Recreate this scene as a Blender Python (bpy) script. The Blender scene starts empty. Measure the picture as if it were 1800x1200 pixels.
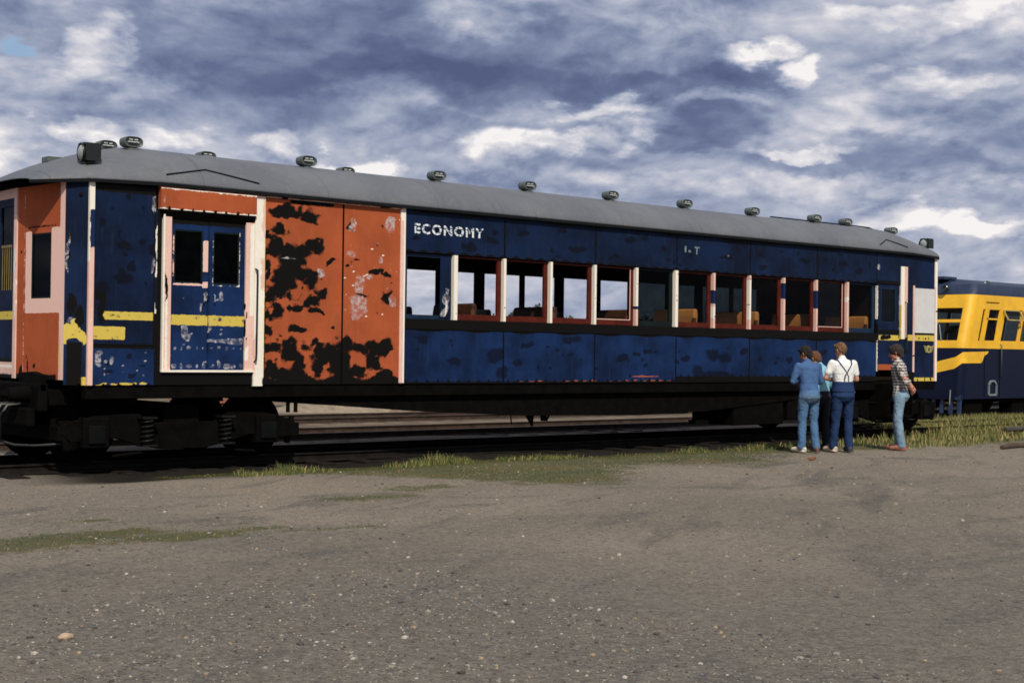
import bpy, bmesh, math, random
import numpy as np
from mathutils import Vector, Matrix, noise as mnoise
random.seed(7); rng = np.random.default_rng(7)
S = bpy.context.scene; COL = S.collection
R = math.radians
# ---------------------------------------------------------------- camera
cam = bpy.data.cameras.new('camera'); co = bpy.data.objects.new('camera', cam); COL.objects.link(co)
F = 2500.0; th = math.atan2(2970, F); pitch = math.atan(20/F); roll = math.atan(.0128)
fw = Vector((math.cos(th)*math.cos(pitch), math.sin(th)*math.cos(pitch), math.sin(pitch)))
r0 = Vector((math.sin(th), -math.cos(th), 0)); u0 = r0.cross(fw)
rt = r0*math.cos(roll) + u0*math.sin(roll); up = rt.cross(fw)
m = Matrix((rt, up, -fw)).transposed().to_4x4(); m.translation = (-7.18, -16.51, 1.56)
co.matrix_world = m
S.cycles.filter_width = 1.65
cam.sensor_width = 36; cam.lens = F/1800*36; cam.clip_end = 3000; cam.clip_start = .1
S.camera = co
# ---------------------------------------------------------------- world
SUN_EL, SUN_AZ = R(47), R(242)      # azimuth measured counter-clockwise from +X, direction towards the sun
sd = Vector((math.cos(SUN_EL)*math.cos(SUN_AZ), math.cos(SUN_EL)*math.sin(SUN_AZ), math.sin(SUN_EL)))
S.view_settings.view_transform = 'Standard'; S.view_settings.look = 'None'
S.view_settings.exposure = 0; S.view_settings.gamma = 1; S.view_settings.use_curve_mapping = False
W = bpy.data.worlds.new('World'); S.world = W; W.use_nodes = True

class NT:
    """tiny node helper"""
    def __init__(s, tree): s.t = tree; s.n = tree.nodes; s.l = tree.links
    def node(s, typ, **kw):
        n = s.n.new(typ)
        for k, v in kw.items(): setattr(n, k, v)
        return n
    def set(s, sock, v):
        if isinstance(v, bpy.types.NodeSocket): s.l.new(v, sock)
        elif isinstance(v, (tuple, list)) and len(v) == 3 and sock.type == 'RGBA': sock.default_value = (*v, 1)
        else: sock.default_value = v
    def math(s, op, a, b=0.0, c=None, clamp=False):
        n = s.node('ShaderNodeMath', operation=op, use_clamp=clamp)
        s.set(n.inputs[0], a); s.set(n.inputs[1], b)
        if c is not None: s.set(n.inputs[2], c)
        return n.outputs[0]
    def vmath(s, op, a, b=(0, 0, 0)):
        n = s.node('ShaderNodeVectorMath', operation=op); s.set(n.inputs[0], a)
        if op == 'SCALE': s.set(n.inputs[3], b)
        else: s.set(n.inputs[1], b)
        return n.outputs['Value'] if op in ('DOT_PRODUCT', 'LENGTH') else n.outputs[0]
    def mix(s, f, a, b, blend='MIX'):
        n = s.node('ShaderNodeMix', data_type='RGBA', blend_type=blend); n.clamp_factor = True
        s.set(n.inputs[0], f); s.set(n.inputs[6], a); s.set(n.inputs[7], b); return n.outputs[2]
    def noise(s, vec, scale, detail=4, rough=.55, dist=0.0):
        n = s.node('ShaderNodeTexNoise'); s.set(n.inputs['Vector'], vec)
        n.inputs['Scale'].default_value = scale; n.inputs['Detail'].default_value = detail
        n.inputs['Roughness'].default_value = rough; n.inputs['Distortion'].default_value = dist
        return n.outputs[0]
    def step(s, v, a, b):
        n = s.node('ShaderNodeMapRange', interpolation_type='SMOOTHSTEP'); s.set(n.inputs[0], v)
        n.inputs[1].default_value = a; n.inputs[2].default_value = b; return n.outputs[0]
    def xyz(s, x, y, z):
        n = s.node('ShaderNodeCombineXYZ')
        for i, v in enumerate((x, y, z)): s.set(n.inputs[i], v)
        return n.outputs[0]
    def attr(s, name): return s.node('ShaderNodeAttribute', attribute_name=name).outputs['Fac']

def build_world():
    n = NT(W.node_tree); W.node_tree.nodes.clear()
    out = n.node('ShaderNodeOutputWorld'); bg = n.node('ShaderNodeBackground')
    sky = n.node('ShaderNodeTexSky', sky_type='NISHITA'); sky.sun_disc = False
    sky.sun_elevation = SUN_EL; sky.sun_rotation = math.pi/2 - SUN_AZ
    sky.air_density = 1.0; sky.dust_density = .6; sky.ozone_density = 2.0
    d = n.node('ShaderNodeTexCoord').outputs['Generated']
    f = (math.cos(R(50)), math.sin(R(50)), 0); rr = (math.sin(R(50)), -math.cos(R(50)), 0)
    dz = n.node('ShaderNodeSeparateXYZ'); n.l.new(d, dz.inputs[0]); z = dz.outputs[2]
    df = n.math('MAXIMUM', n.vmath('DOT_PRODUCT', d, f), .12)
    u = n.math('DIVIDE', n.vmath('DOT_PRODUCT', d, rr), df); v = n.math('DIVIDE', z, df)
    # flat cloud layers: directions squeezed towards the horizon
    vs = n.math('MULTIPLY', n.math('POWER', n.math('MAXIMUM', z, 0.0), .9), 1.9)
    p = n.vmath('ADD', n.vmath('MULTIPLY', d, (1, 1, 0)), n.xyz(0, 0, vs))
    w = n.node('ShaderNodeTexNoise'); n.l.new(p, w.inputs['Vector']); w.inputs['Scale'].default_value = 5; w.inputs['Detail'].default_value = 3
    wv = n.vmath('SCALE', n.vmath('SUBTRACT', w.outputs['Color'], (.5, .5, .5)), .09)
    q = n.vmath('ADD', p, wv)
    N4 = n.noise(q, 4.0, 3, .5)
    def D(vec): return n.noise(vec, 9, 9, .54)
    N0 = D(q); N1 = D(n.vmath('ADD', q, (-.006, -.004, .011)))
    relief = n.math('SUBTRACT', N0, N1)
    # broad bright and dark cloud masses of this sky; warped so their rims are ragged
    w2 = n.noise(n.vmath('ADD', p, (7, 3, 1)), 10, 6, .56); w3 = n.noise(n.vmath('ADD', p, (2, 9, 4)), 10, 6, .56)
    uu = n.math('ADD', u, n.math('MULTIPLY', n.math('SUBTRACT', w2, .5), .20))
    vv = n.math('ADD', v, n.math('MULTIPLY', n.math('SUBTRACT', w3, .5), .085))
    val = None
    for (cu, cv, ru, rv, a, sh) in SKYB:
        a1 = n.math('POWER', n.math('ABSOLUTE', n.math('DIVIDE', n.math('SUBTRACT', uu, cu), ru)), 2.0)
        a2 = n.math('POWER', n.math('ABSOLUTE', n.math('DIVIDE', n.math('SUBTRACT', vv, cv), rv)), 2.0)
        e = n.math('MULTIPLY', n.step(n.math('ADD', a1, a2), sh, .15), a)
        if a > 0: e = n.math('MULTIPLY', e, n.math('ADD', .60, n.math('MULTIPLY', n.step(N0, .36, .66), .48)))
        val = e if val is None else n.math('ADD', val, e)
    low = n.math('ADD', n.math('ADD', .535, n.math('MULTIPLY', n.math('SUBTRACT', N4, .5), .8)), val)
    amp = n.math('ADD', .62, n.math('MULTIPLY', n.step(low, .25, .7), .60))
    t = n.math('ADD', low, n.math('MULTIPLY', n.math('ADD', n.math('SUBTRACT', N0, .5), n.math('MULTIPLY', relief, 1.5)), amp))
    cr = n.node('ShaderNodeValToRGB'); n.l.new(t, cr.inputs[0]); e = cr.color_ramp.elements
    stops = [(0, (.095, .122, .235)), (.18, (.140, .172, .305)), (.36, (.235, .283, .43)), (.55, (.40, .445, .575)), (.74, (.60, .61, .70)), (.92, (.84, .82, .85)), (1.0, (1.0, .97, .96))]
    e[0].position = 0; e[0].color = (*stops[0][1], 1); e[1].position = 1; e[1].color = (*stops[-1][1], 1)
    for pos, c in stops[1:-1]: el = e.new(pos); el.color = (*c, 1)
    cloud = n.vmath('SCALE', cr.outputs[0], 1/.10*.92)
    gu, gv = n.math('DIVIDE', n.math('ADD', uu, .335), .014), n.math('DIVIDE', n.math('SUBTRACT', vv, .210), .0045)
    gap = n.math('MULTIPLY', n.step(n.math('ADD', n.math('MULTIPLY', gu, gu), n.math('MULTIPLY', gv, gv)), 1.3, .2), .8)
    blue = n.vmath('MULTIPLY', sky.outputs[0], (1.0, 1.0, 1.0))
    colr = n.mix(gap, cloud, blue)
    n.l.new(colr, bg.inputs[0]); bg.inputs[1].default_value = .10
    n.l.new(bg.outputs[0], out.inputs[0])
# cloud masses as (u, v, half width, half height, brightness, softness) of sky directions
SKYB = [(-0.136, 0.218, 0.168, 0.030, -0.29, 1.5), (-0.016, 0.196, 0.132, 0.018, -0.24, 1.6), (-0.188, 0.176, 0.092, 0.018, -0.16, 1.7), (0.112, 0.187, 0.080, 0.014, -0.19, 1.5), (0.172, 0.196, 0.040, 0.012, -0.20, 1.5), (0.148, 0.157, 0.056, 0.010, -0.21, 1.5), (0.264, 0.136, 0.088, 0.013, -0.26, 1.5), (0.336, 0.156, 0.044, 0.024, -0.18, 1.6), (0.312, 0.214, 0.060, 0.009, -0.12, 1.6), (-0.032, 0.166, 0.068, 0.007, -0.10, 1.6), (-0.324, 0.238, 0.088, 0.012, -0.12, 1.7), (-0.328, 0.184, 0.024, 0.012, -0.08, 1.6), (0.040, 0.133, 0.048, 0.006, -0.08, 1.6), (0.012, 0.147, 0.038, 0.017, 0.54, 1.5), (0.064, 0.156, 0.030, 0.011, 0.40, 1.5), (0.156, 0.212, 0.036, 0.009, 0.42, 1.4), (0.210, 0.206, 0.017, 0.014, 0.34, 1.4), (-0.102, 0.137, 0.022, 0.011, 0.50, 1.5), (-0.154, 0.149, 0.018, 0.012, 0.35, 1.5), (-0.224, 0.147, 0.030, 0.009, 0.35, 1.6), (-0.292, 0.153, 0.038, 0.008, 0.52, 1.5), (-0.288, 0.210, 0.020, 0.025, 0.32, 1.6), (-0.250, 0.181, 0.026, 0.012, 0.30, 1.6), (0.324, 0.201, 0.052, 0.010, 0.34, 1.5), (0.296, 0.244, 0.060, 0.011, 0.34, 1.6), (0.280, 0.102, 0.038, 0.009, 0.47, 1.5), (0.336, 0.097, 0.038, 0.009, 0.42, 1.5), (0.212, 0.143, 0.028, 0.005, 0.33, 1.5), (0.064, 0.176, 0.040, 0.006, 0.26, 1.5), (0.156, 0.173, 0.044, 0.006, 0.20, 1.5), (-0.336, 0.196, 0.036, 0.020, 0.12, 1.6), (0.040, 0.243, 0.100, 0.011, 0.14, 1.7), (0.140, 0.116, 0.120, 0.010, 0.17, 1.7), (-0.356, 0.145, 0.028, 0.014, 0.26, 1.6), (0.248, 0.167, 0.048, 0.024, 0.10, 1.7)]
build_world()
sun = bpy.data.lights.new('sun', 'SUN'); sun.energy = 3.9; sun.angle = R(.53); sun.color = (1, .93, .82)
so = bpy.data.objects.new('sun', sun); COL.objects.link(so); so.rotation_euler = sd.to_track_quat('Z', 'Y').to_euler(); so.location = (0, 0, 30)

# ---------------------------------------------------------------- materials
def bsdf(name):
    M = bpy.data.materials.new(name); M.use_nodes = True; n = NT(M.node_tree)
    return M, n, n.n['Principled BSDF']
def pos(n): return n.node('ShaderNodeTexCoord').outputs['Object']
def simple(name, c, rough=.6, metal=0.0, var=.25, scale=6, bump=0.0, spec=.5):
    M, n, b = bsdf(name); P = pos(n)
    f = n.noise(P, scale, 6, .6); f2 = n.noise(P, scale*9, 3, .6)
    dark = tuple(x*(1-var) for x in c); lite = tuple(min(1, x*(1+var)) for x in c)
    col = n.mix(n.step(f, .3, .7), dark, lite); col = n.mix(n.math('MULTIPLY', f2, var), col, tuple(x*.55 for x in c))
    n.set(b.inputs['Base Color'], col); b.inputs['Metallic'].default_value = metal
    n.set(b.inputs['Roughness'], n.math('ADD', rough-.08, n.math('MULTIPLY', f2, .16)))
    b.inputs['Specular IOR Level'].default_value = spec
    if bump:
        bp = n.node('ShaderNodeBump'); bp.inputs['Strength'].default_value = bump; bp.inputs['Distance'].default_value = .02
        n.l.new(f2, bp.inputs['Height']); n.l.new(bp.outputs[0], b.inputs['Normal'])
    return M
OX = (.375, .085, .030); YEL = (.62, .47, .085); BLK = (.0035, .0030, .0024); PINK = (.78, .51, .425); WHT = (.86, .80, .68); NAVY = (.007, .020, .075)
def paint(name, base, rough=.55, var=.25, gloss=.14):
    """old coach paint: base coat plus layers (red oxide, yellow, black primer, filler, pink, white, blue) read from the panel's attributes"""
    M, n, b = bsdf(name); P = pos(n)
    nz = n.noise(P, 11, 5, .6); nf = n.noise(P, 42, 4, .65); big = n.noise(P, 1.7, 5, .6); st = n.noise(n.vmath('MULTIPLY', P, (9, 9, 1.1)), 2.2, 5, .6)
    col = n.mix(n.step(big, .3, .7), tuple(x*(1-var) for x in base), tuple(x*(1+var) for x in base))
    col = n.mix(n.math('MULTIPLY', n.step(st, .52, .75), .35), col, tuple(min(1, x*1.3+.012) for x in base))
    col = n.mix(n.math('MULTIPLY', n.step(nf, .5, .75), .28), col, tuple(x*.5 for x in base))
    scr = n.noise(n.vmath('MULTIPLY', P, (30, 30, 3)), 2.0, 4, .7)
    col = n.mix(n.math('MULTIPLY', n.step(scr, .66, .74), .22), col, tuple(min(1, x*1.6+.05) for x in base))
    fl = n.noise(P, 17, 9, .78)
    sh = n.math('ADD', n.math('MULTIPLY', n.math('SUBTRACT', nz, .5), .50), n.math('MULTIPLY', n.math('SUBTRACT', nf, .5), .40))
    fd = n.math('MULTIPLY', n.step(n.math('ADD', n.attr('fd'), sh), .34, .62), .82)
    col = n.mix(fd, col, tuple(x*.16+.001 for x in base))
    for a, c, w in (('fo', OX, .05), ('fb', NAVY, .03), ('fw', WHT, .03), ('fn', PINK, .03), ('fy', YEL, .04), ('fk', BLK, .12), ('fp', (.48, .46, .47), .08)):
        f = n.step(n.math('ADD', n.math('MINIMUM', n.attr(a), .60) if a == 'fp' else n.attr(a), sh), .5-w, .5+w)
        if a == 'fp': f = n.math('MULTIPLY', f, n.math('ADD', .08, n.math('MULTIPLY', n.step(fl, .44, .60), .85)))
        if a == 'fy': f = n.math('MULTIPLY', f, n.step(nz, .28, .42))
        col = n.mix(f, col, c)
    n.set(b.inputs['Base Color'], col); n.set(b.inputs['Roughness'], n.math('ADD', rough-.1, n.math('MULTIPLY', nz, .25)))
    b.inputs['Specular IOR Level'].default_value = gloss
    bp = n.node('ShaderNodeBump'); bp.inputs['Strength'].default_value = .25; bp.inputs['Distance'].default_value = .012
    n.l.new(n.math('ADD', n.math('MULTIPLY', big, 1.5), n.math('MULTIPLY', nz, .35)), bp.inputs['Height']); n.l.new(bp.outputs[0], b.inputs['Normal'])
    return M
M = {}
M['blue'] = paint('faded navy coach paint', (.0032, .0108, .037), .6, .45)
M['blue_low'] = paint('weathered blue coach paint', (.0048, .0185, .068), .6, .45)
M['oxide'] = paint('red oxide primer', OX, .75, .12)
M['pink'] = paint('pale pink primer', PINK, .7, .08)
M['white'] = paint('chalky white undercoat', WHT, .7, .06)
M['yellow'] = paint('yellow coach paint', YEL, .6, .1)
M['wood_red'] = simple('red brown window timber', (.085, .012, .006), .6, var=.3, spec=.15)
M['frame_blue'] = simple('dark blue window timber', (.008, .022, .05), .6, spec=.2)
M['frame_green'] = simple('dark green window timber', (.005, .012, .011), .6, spec=.15)
M['black'] = simple('greasy black underframe', (.0035, .0032, .0028), .85, var=.4, bump=.3, spec=.05)
M['black_metal'] = simple('black enamel', (.010, .011, .010), .45, var=.3)
M['gutter'] = simple('dark gutter edge', (.008, .009, .010), .7, spec=.1)
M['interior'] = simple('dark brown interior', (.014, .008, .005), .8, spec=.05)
M['seat'] = simple('orange brown seat leather', (.50, .20, .05), .5, var=.15)
M['seat_wood'] = simple('dark seat timber', (.09, .035, .012), .5)
M['steel'] = simple('rusty steel', (.065, .042, .030), .55, metal=.3, var=.4)
M['bright'] = simple('bare bright metal', (.55, .55, .52), .35, metal=.6)
M['galv'] = simple('weathered vent metal', (.11, .13, .12), .5, metal=.3, var=.35, scale=14)
M['ventslat'] = simple('pale vent slat', (.55, .58, .55), .5)
M['letter'] = None
def roof_mat():
    Mt, n, b = bsdf('grey canvas roof paint'); P = pos(n)
    a = n.noise(P, .8, 6, .6); f = n.noise(P, 14, 5, .65); st = n.noise(n.vmath('MULTIPLY', P, (1, .25, 1)), 3, 5, .65)
    c = n.mix(n.step(a, .3, .7), (.095, .102, .116), (.130, .135, .145)); c = n.mix(n.math('MULTIPLY', n.step(st, .5, .75), .5), c, (.085, .09, .105))
    c = n.mix(n.math('MULTIPLY', n.step(f, .5, .8), .4), c, (.20, .20, .20))
    pn = n.step(n.noise(P, 2.3, 2, .5), .72, .76); c = n.mix(n.math('MULTIPLY', pn, .35), c, (.24, .17, .13))
    sp = n.node('ShaderNodeSeparateXYZ'); n.l.new(P, sp.inputs[0]); jx = n.math('ABSOLUTE', n.math('SUBTRACT', n.math('FRACT', n.math('ADD', n.math('DIVIDE', sp.outputs[0], 1.878), n.math('MULTIPLY', n.math('SUBTRACT', f, .5), .01))), .5))
    joint = n.step(jx, .494, .4985); c = n.mix(n.math('MULTIPLY', joint, .45), c, (.05, .052, .058))
    stn = n.noise(n.vmath('MULTIPLY', P, (5, .7, .7)), 1.6, 5, .65); c = n.mix(n.math('MULTIPLY', n.step(stn, .56, .72), .4), c, (.075, .072, .072))
    n.set(b.inputs['Base Color'], c); b.inputs['Roughness'].default_value = .62
    bp = n.node('ShaderNodeBump'); bp.inputs['Strength'].default_value = .35; bp.inputs['Distance'].default_value = .01
    n.l.new(n.math('ADD', n.math('ADD', f, n.math('MULTIPLY', joint, 1.5)), n.math('MULTIPLY', a, 2)), bp.inputs['Height']); n.l.new(bp.outputs[0], b.inputs['Normal']); return Mt
M['roof'] = roof_mat()
def glass(name, tint=(.75, .8, .8), alpha=.82, dirt=.12, dcol=(.10, .10, .09)):
    Mt = bpy.data.materials.new(name); Mt.use_nodes = True; n = NT(Mt.node_tree); n.n.clear()
    o = n.node('ShaderNodeOutputMaterial'); t = n.node('ShaderNodeBsdfTransparent'); t.inputs[0].default_value = (*tint, 1)
    g = n.node('ShaderNodeBsdfGlossy'); g.inputs['Roughness'].default_value = .03; fr = n.node('ShaderNodeFresnel'); fr.inputs[0].default_value = 1.12
    m1 = n.node('ShaderNodeMixShader'); n.l.new(fr.outputs[0], m1.inputs[0]); n.l.new(t.outputs[0], m1.inputs[1]); n.l.new(g.outputs[0], m1.inputs[2])
    df = n.node('ShaderNodeBsdfDiffuse'); df.inputs[0].default_value = (*dcol, 1); m2 = n.node('ShaderNodeMixShader')
    P = pos(n); n.l.new(n.math('MULTIPLY', n.step(n.noise(P, 5, 5, .6), .3, .8), dirt*2), m2.inputs[0])
    n.l.new(m1.outputs[0], m2.inputs[1]); n.l.new(df.outputs[0], m2.inputs[2]); n.l.new(m2.outputs[0], o.inputs[0]); return Mt
M['glass'] = glass('old window glass', (.75, .78, .78), dirt=.02, dcol=(.02, .02, .02))
M['dirty'] = glass('grimy window glass', (.22, .25, .25), dirt=.12, dcol=(.008, .009, .009))
M['tint'] = glass('dark cab glass', (.25, .28, .28), dirt=.05)

# ---------------------------------------------------------------- object helpers
def tag(o, label=None, cat=None, group=None, kind=None):
    if label: o['label'] = label
    if cat: o['category'] = cat
    if group: o['group'] = group
    if kind: o['kind'] = kind
    return o
def empty(name, loc, label, cat, group=None):
    o = bpy.data.objects.new(name, None); COL.objects.link(o); o.location = loc; o.empty_display_size = .3
    return tag(o, label, cat, group)
def root_of(o):
    v = Vector((0, 0, 0))
    while o is not None: v += o.location; o = o.parent
    return v
class MB:
    """mesh builder in world coordinates"""
    def __init__(s): s.v = []; s.f = []; s.mi = []; s.cur = 0
    def add(s, vs, fs):
        b = len(s.v); s.v += [tuple(p) for p in vs]; s.f += [tuple(i+b for i in f) for f in fs]; s.mi += [s.cur]*len(fs); return s
    def box(s, x0, x1, y0, y1, z0, z1, bev=0.0):
        if bev <= 0:
            return s.add([(x0, y0, z0), (x1, y0, z0), (x1, y1, z0), (x0, y1, z0), (x0, y0, z1), (x1, y0, z1), (x1, y1, z1), (x0, y1, z1)],
                  [(0, 3, 2, 1), (4, 5, 6, 7), (0, 1, 5, 4), (1, 2, 6, 5), (2, 3, 7, 6), (3, 0, 4, 7)])
        bm = bmesh.new(); bmesh.ops.create_cube(bm, size=1)
        for v in bm.verts: v.co = Vector(((x0+x1)/2+v.co.x*(x1-x0), (y0+y1)/2+v.co.y*(y1-y0), (z0+z1)/2+v.co.z*(z1-z0)))
        bmesh.ops.bevel(bm, geom=bm.edges[:], offset=bev, segments=2, affect='EDGES', profile=.5)
        bm.verts.index_update(); s.add([v.co for v in bm.verts], [[v.index for v in f.verts] for f in bm.faces]); bm.free(); return s
    def bar(s, p, q, w, h=None, upv=(0, 0, 1)):
        p, q = Vector(p), Vector(q); h = h or w; d = (q-p).normalized(); a = d.cross(Vector(upv))
        if a.length < 1e-4: a = d.cross(Vector((1, 0, 0)))
        a.normalize(); b = a.cross(d); vs = []
        for c in (p, q):
            for i, j in ((-1, -1), (1, -1), (1, 1), (-1, 1)): vs.append(c + a*i*w/2 + b*j*h/2)
        return s.add(vs, [(0, 1, 2, 3), (7, 6, 5, 4), (0, 4, 5, 1), (1, 5, 6, 2), (2, 6, 7, 3), (3, 7, 4, 0)])
    def tube(s, pts, r, n=8, cap=True):
        pts = [Vector(p) for p in pts]; rs = r if isinstance(r, (list, tuple)) else [r]*len(pts)
        b0 = None; rings = []
        for i, p in enumerate(pts):
            d = (pts[min(i+1, len(pts)-1)] - pts[max(i-1, 0)]).normalized()
            if b0 is None: b0 = d.orthogonal().normalized()
            a = (b0 - d*b0.dot(d)).normalized(); b0 = a; c = d.cross(a)
            rings.append([p + (a*math.cos(2*math.pi*k/n) + c*math.sin(2*math.pi*k/n))*rs[i] for k in range(n)])
        vs = [v for rg in rings for v in rg]; fs = []
        for i in range(len(pts)-1):
            for k in range(n): fs.append((i*n+k, i*n+(k+1) % n, (i+1)*n+(k+1) % n, (i+1)*n+k))
        if cap: fs.append(tuple(range(n))[::-1]); fs.append(tuple((len(pts)-1)*n+k for k in range(n)))
        return s.add(vs, fs)
    def prism(s, poly, y0, y1, axis='y'):
        """extrude a polygon; poly is (x,z) for axis y or (y,z) for axis x"""
        n = len(poly); P = (lambda a, b, t: (a, t, b)) if axis == 'y' else (lambda a, b, t: (t, a, b))
        vs = [P(a, b, y0) for a, b in poly] + [P(a, b, y1) for a, b in poly]
        return s.add(vs, [tuple(range(n)), tuple(range(2*n-1, n-1, -1))] + [(i, i+n, (i+1) % n+n, (i+1) % n) for i in range(n)])
    def lathe(s, c, axis, prof, n=24):
        """profile of (radius, offset) revolved about axis through c"""
        ax = Vector(axis).normalized(); a = ax.orthogonal().normalized(); b = ax.cross(a); c = Vector(c)
        vs = [c + ax*o + (a*math.cos(2*math.pi*k/n)+b*math.sin(2*math.pi*k/n))*max(r, 1e-4) for r, o in prof for k in range(n)]
        fs = [(i*n+k, i*n+(k+1) % n, (i+1)*n+(k+1) % n, (i+1)*n+k) for i in range(len(prof)-1) for k in range(n)]
        return s.add(vs, fs)
    def sphere(s, c, r, n=12, k=8):
        r = r if isinstance(r, tuple) else (r, r, r); vs = []; fs = []
        for i in range(k+1):
            t = math.pi*i/k
            for j in range(n):
                p = 2*math.pi*j/n; vs.append((c[0]+r[0]*math.sin(t)*math.cos(p), c[1]+r[1]*math.sin(t)*math.sin(p), c[2]+r[2]*math.cos(t)))
        for i in range(k):
            for j in range(n): fs.append((i*n+j, (i+1)*n+j, (i+1)*n+(j+1) % n, i*n+(j+1) % n))
        return s.add(vs, fs)
    def build(s, name, mats, parent=None, smooth=False, bevel=0.0):
        o0 = root_of(parent) if parent else Vector((0, 0, 0))
        me = bpy.data.meshes.new(name); me.from_pydata([(x-o0.x, y-o0.y, z-o0.z) for x, y, z in s.v], [], s.f)
        mats = mats if isinstance(mats, list) else [mats]
        for mm in mats: me.materials.append(mm)
        me.polygons.foreach_set('material_index', s.mi)
        me.validate(); bm = bmesh.new(); bm.from_mesh(me); bmesh.ops.remove_doubles(bm, verts=bm.verts, dist=1e-5)
        bmesh.ops.recalc_face_normals(bm, faces=bm.faces); bm.to_mesh(me); bm.free()
        o = bpy.data.objects.new(name, me); COL.objects.link(o)
        if parent: o.parent = parent
        if smooth:
            me.polygons.foreach_set('use_smooth', [True]*len(me.polygons))
            bpy.context.view_layer.objects.active = o
            me.set_sharp_from_angle(angle=R(40))
        if bevel:
            b = o.modifiers.new('bevel', 'BEVEL'); b.width = bevel; b.segments = 2; b.limit_method = 'ANGLE'
        return o

# painted panels: a fine grid front whose paint layers are stored as attributes
_g = rng.normal(size=(96, 96))
def vnoise(x, z):
    """smooth lattice noise, about -1..1"""
    i, j = np.floor(x).astype(int), np.floor(z).astype(int); a, b = x-i, z-j; a = a*a*(3-2*a); b = b*b*(3-2*b); g = lambda p, q: _g[p % 96, q % 96]
    return (g(i, j)*(1-a)+g(i+1, j)*a)*(1-b)+(g(i, j+1)*(1-a)+g(i+1, j+1)*a)*b
def warp(x, z, am=.035):
    X = x + am*(vnoise(x*7, z*9) + .6*vnoise(x*19+7, z*23)); Z = z + am*.7*(vnoise(x*8+31, z*8+5) + .6*vnoise(x*21+3, z*25+40)); return X, Z
def blobs(L, k=.9, am=None):
    def f(x, z):
        r = np.zeros_like(x)
        if L: x, z = warp(x, z, am if am is not None else min(.045, .55*float(np.mean([min(q[2], q[3]) for q in L]))))
        for cx, cz, rx, rz in L:
            d = (np.abs((x-cx)/rx)**2.6 + np.abs((z-cz)/rz)**2.6)**(1/2.6); r = np.maximum(r, .5 + (1-d)*k)
        return np.clip(r, 0, 1)
    return f
def rects(L, k=14):
    def f(x, z):
        r = np.zeros_like(x)
        for x0, x1, z0, z1 in L:
            d = np.minimum(np.minimum(x-x0, x1-x), np.minimum(z-z0, z1-z)); r = np.maximum(r, .5+d*k)
        return np.clip(r, 0, 1)
    return f
def hem(z0, base=.03, amp=.05, per=.19):
    """ragged dark line along the foot of a panel, dipping up at every bolt"""
    def f(x, z):
        h = base + amp*np.maximum(0, np.cos(x*2*math.pi/per))**6
        return np.clip(.5 + (z0 + h - z)*18, 0, 1)
    return f
def mx(*fs): return lambda x, z: np.maximum.reduce([f(x, z) for f in fs])
def panel(name, A, B, z0, z1, mat, parent, fields=None, thick=.035, off=0.0, holes=(), u0=0.0, res=.02):
    """A->B plan line seen from outside left to right; u along the line starts at u0; holes are (u0,u1,z0,z1)"""
    A = Vector(A); B = Vector(B); L = (B-A).length; d = (B-A)/L; nrm = Vector((d.y, -d.x)); A = A + nrm*off
    def brk(a, b, cuts):
        s = sorted({a, b, *[c for c in cuts if a < c < b]}); out = []
        for p, q in zip(s[:-1], s[1:]):
            n = max(1, int(round((q-p)/res))); out += list(np.linspace(p, q, n, endpoint=False))
        return np.array(out+[b])
    us = brk(u0, u0+L, [c for h in holes for c in h[:2]]); zs = brk(z0, z1, [c for h in holes for c in h[2:]])
    U, Z = np.meshgrid(us, zs); nx, nz = len(us), len(zs); o0 = root_of(parent)
    X = A.x + d.x*(U-u0) - o0.x; Y = A.y + d.y*(U-u0) - o0.y
    v1 = np.stack([X, Y, Z-o0.z], -1).reshape(-1, 3); v2 = v1 - np.array([nrm.x, nrm.y, 0])*thick
    idx = np.arange(nx*nz).reshape(nz, nx); a, b, c, e = idx[:-1, :-1], idx[:-1, 1:], idx[1:, 1:], idx[1:, :-1]
    keep = np.ones(a.shape, bool); uc = (us[:-1]+us[1:])/2; zc = (zs[:-1]+zs[1:])/2
    for h in holes: keep &= ~(((uc > h[0]) & (uc < h[1]))[None, :] & ((zc > h[2]) & (zc < h[3]))[:, None])
    fr = np.stack([a[keep], b[keep], c[keep], e[keep]], -1)
    n0 = nx*nz; faces = fr.tolist() + (fr[:, ::-1]+n0).tolist()
    def strip(line): # rim faces joining front and back
        return [[p, p+n0, q+n0, q] for p, q in zip(line[:-1], line[1:])]
    faces += strip(idx[0].tolist()) + strip(idx[-1][::-1].tolist()) + strip(idx[:, 0][::-1].tolist()) + strip(idx[:, -1].tolist())
    for h in holes:
        i0, i1 = np.searchsorted(us, h[0]-1e-6), np.searchsorted(us, h[1]-1e-6); j0, j1 = np.searchsorted(zs, h[2]-1e-6), np.searchsorted(zs, h[3]-1e-6)
        faces += strip(idx[j0, i0:i1+1][::-1].tolist()) + strip(idx[j1, i0:i1+1].tolist()) + strip(idx[j0:j1+1, i0].tolist()) + strip(idx[j0:j1+1, i1][::-1].tolist())
    me = bpy.data.meshes.new(name); me.from_pydata(np.concatenate([v1, v2]).tolist(), [], faces); me.materials.append(M[mat])
    for k, f in (fields or {}).items():
        at = me.attributes.new(k, 'FLOAT', 'POINT'); val = f(U, Z).reshape(-1).astype(np.float32)
        at.data.foreach_set('value', np.concatenate([val, val]))
    o = bpy.data.objects.new(name, me); COL.objects.link(o); o.parent = parent; return o
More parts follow.
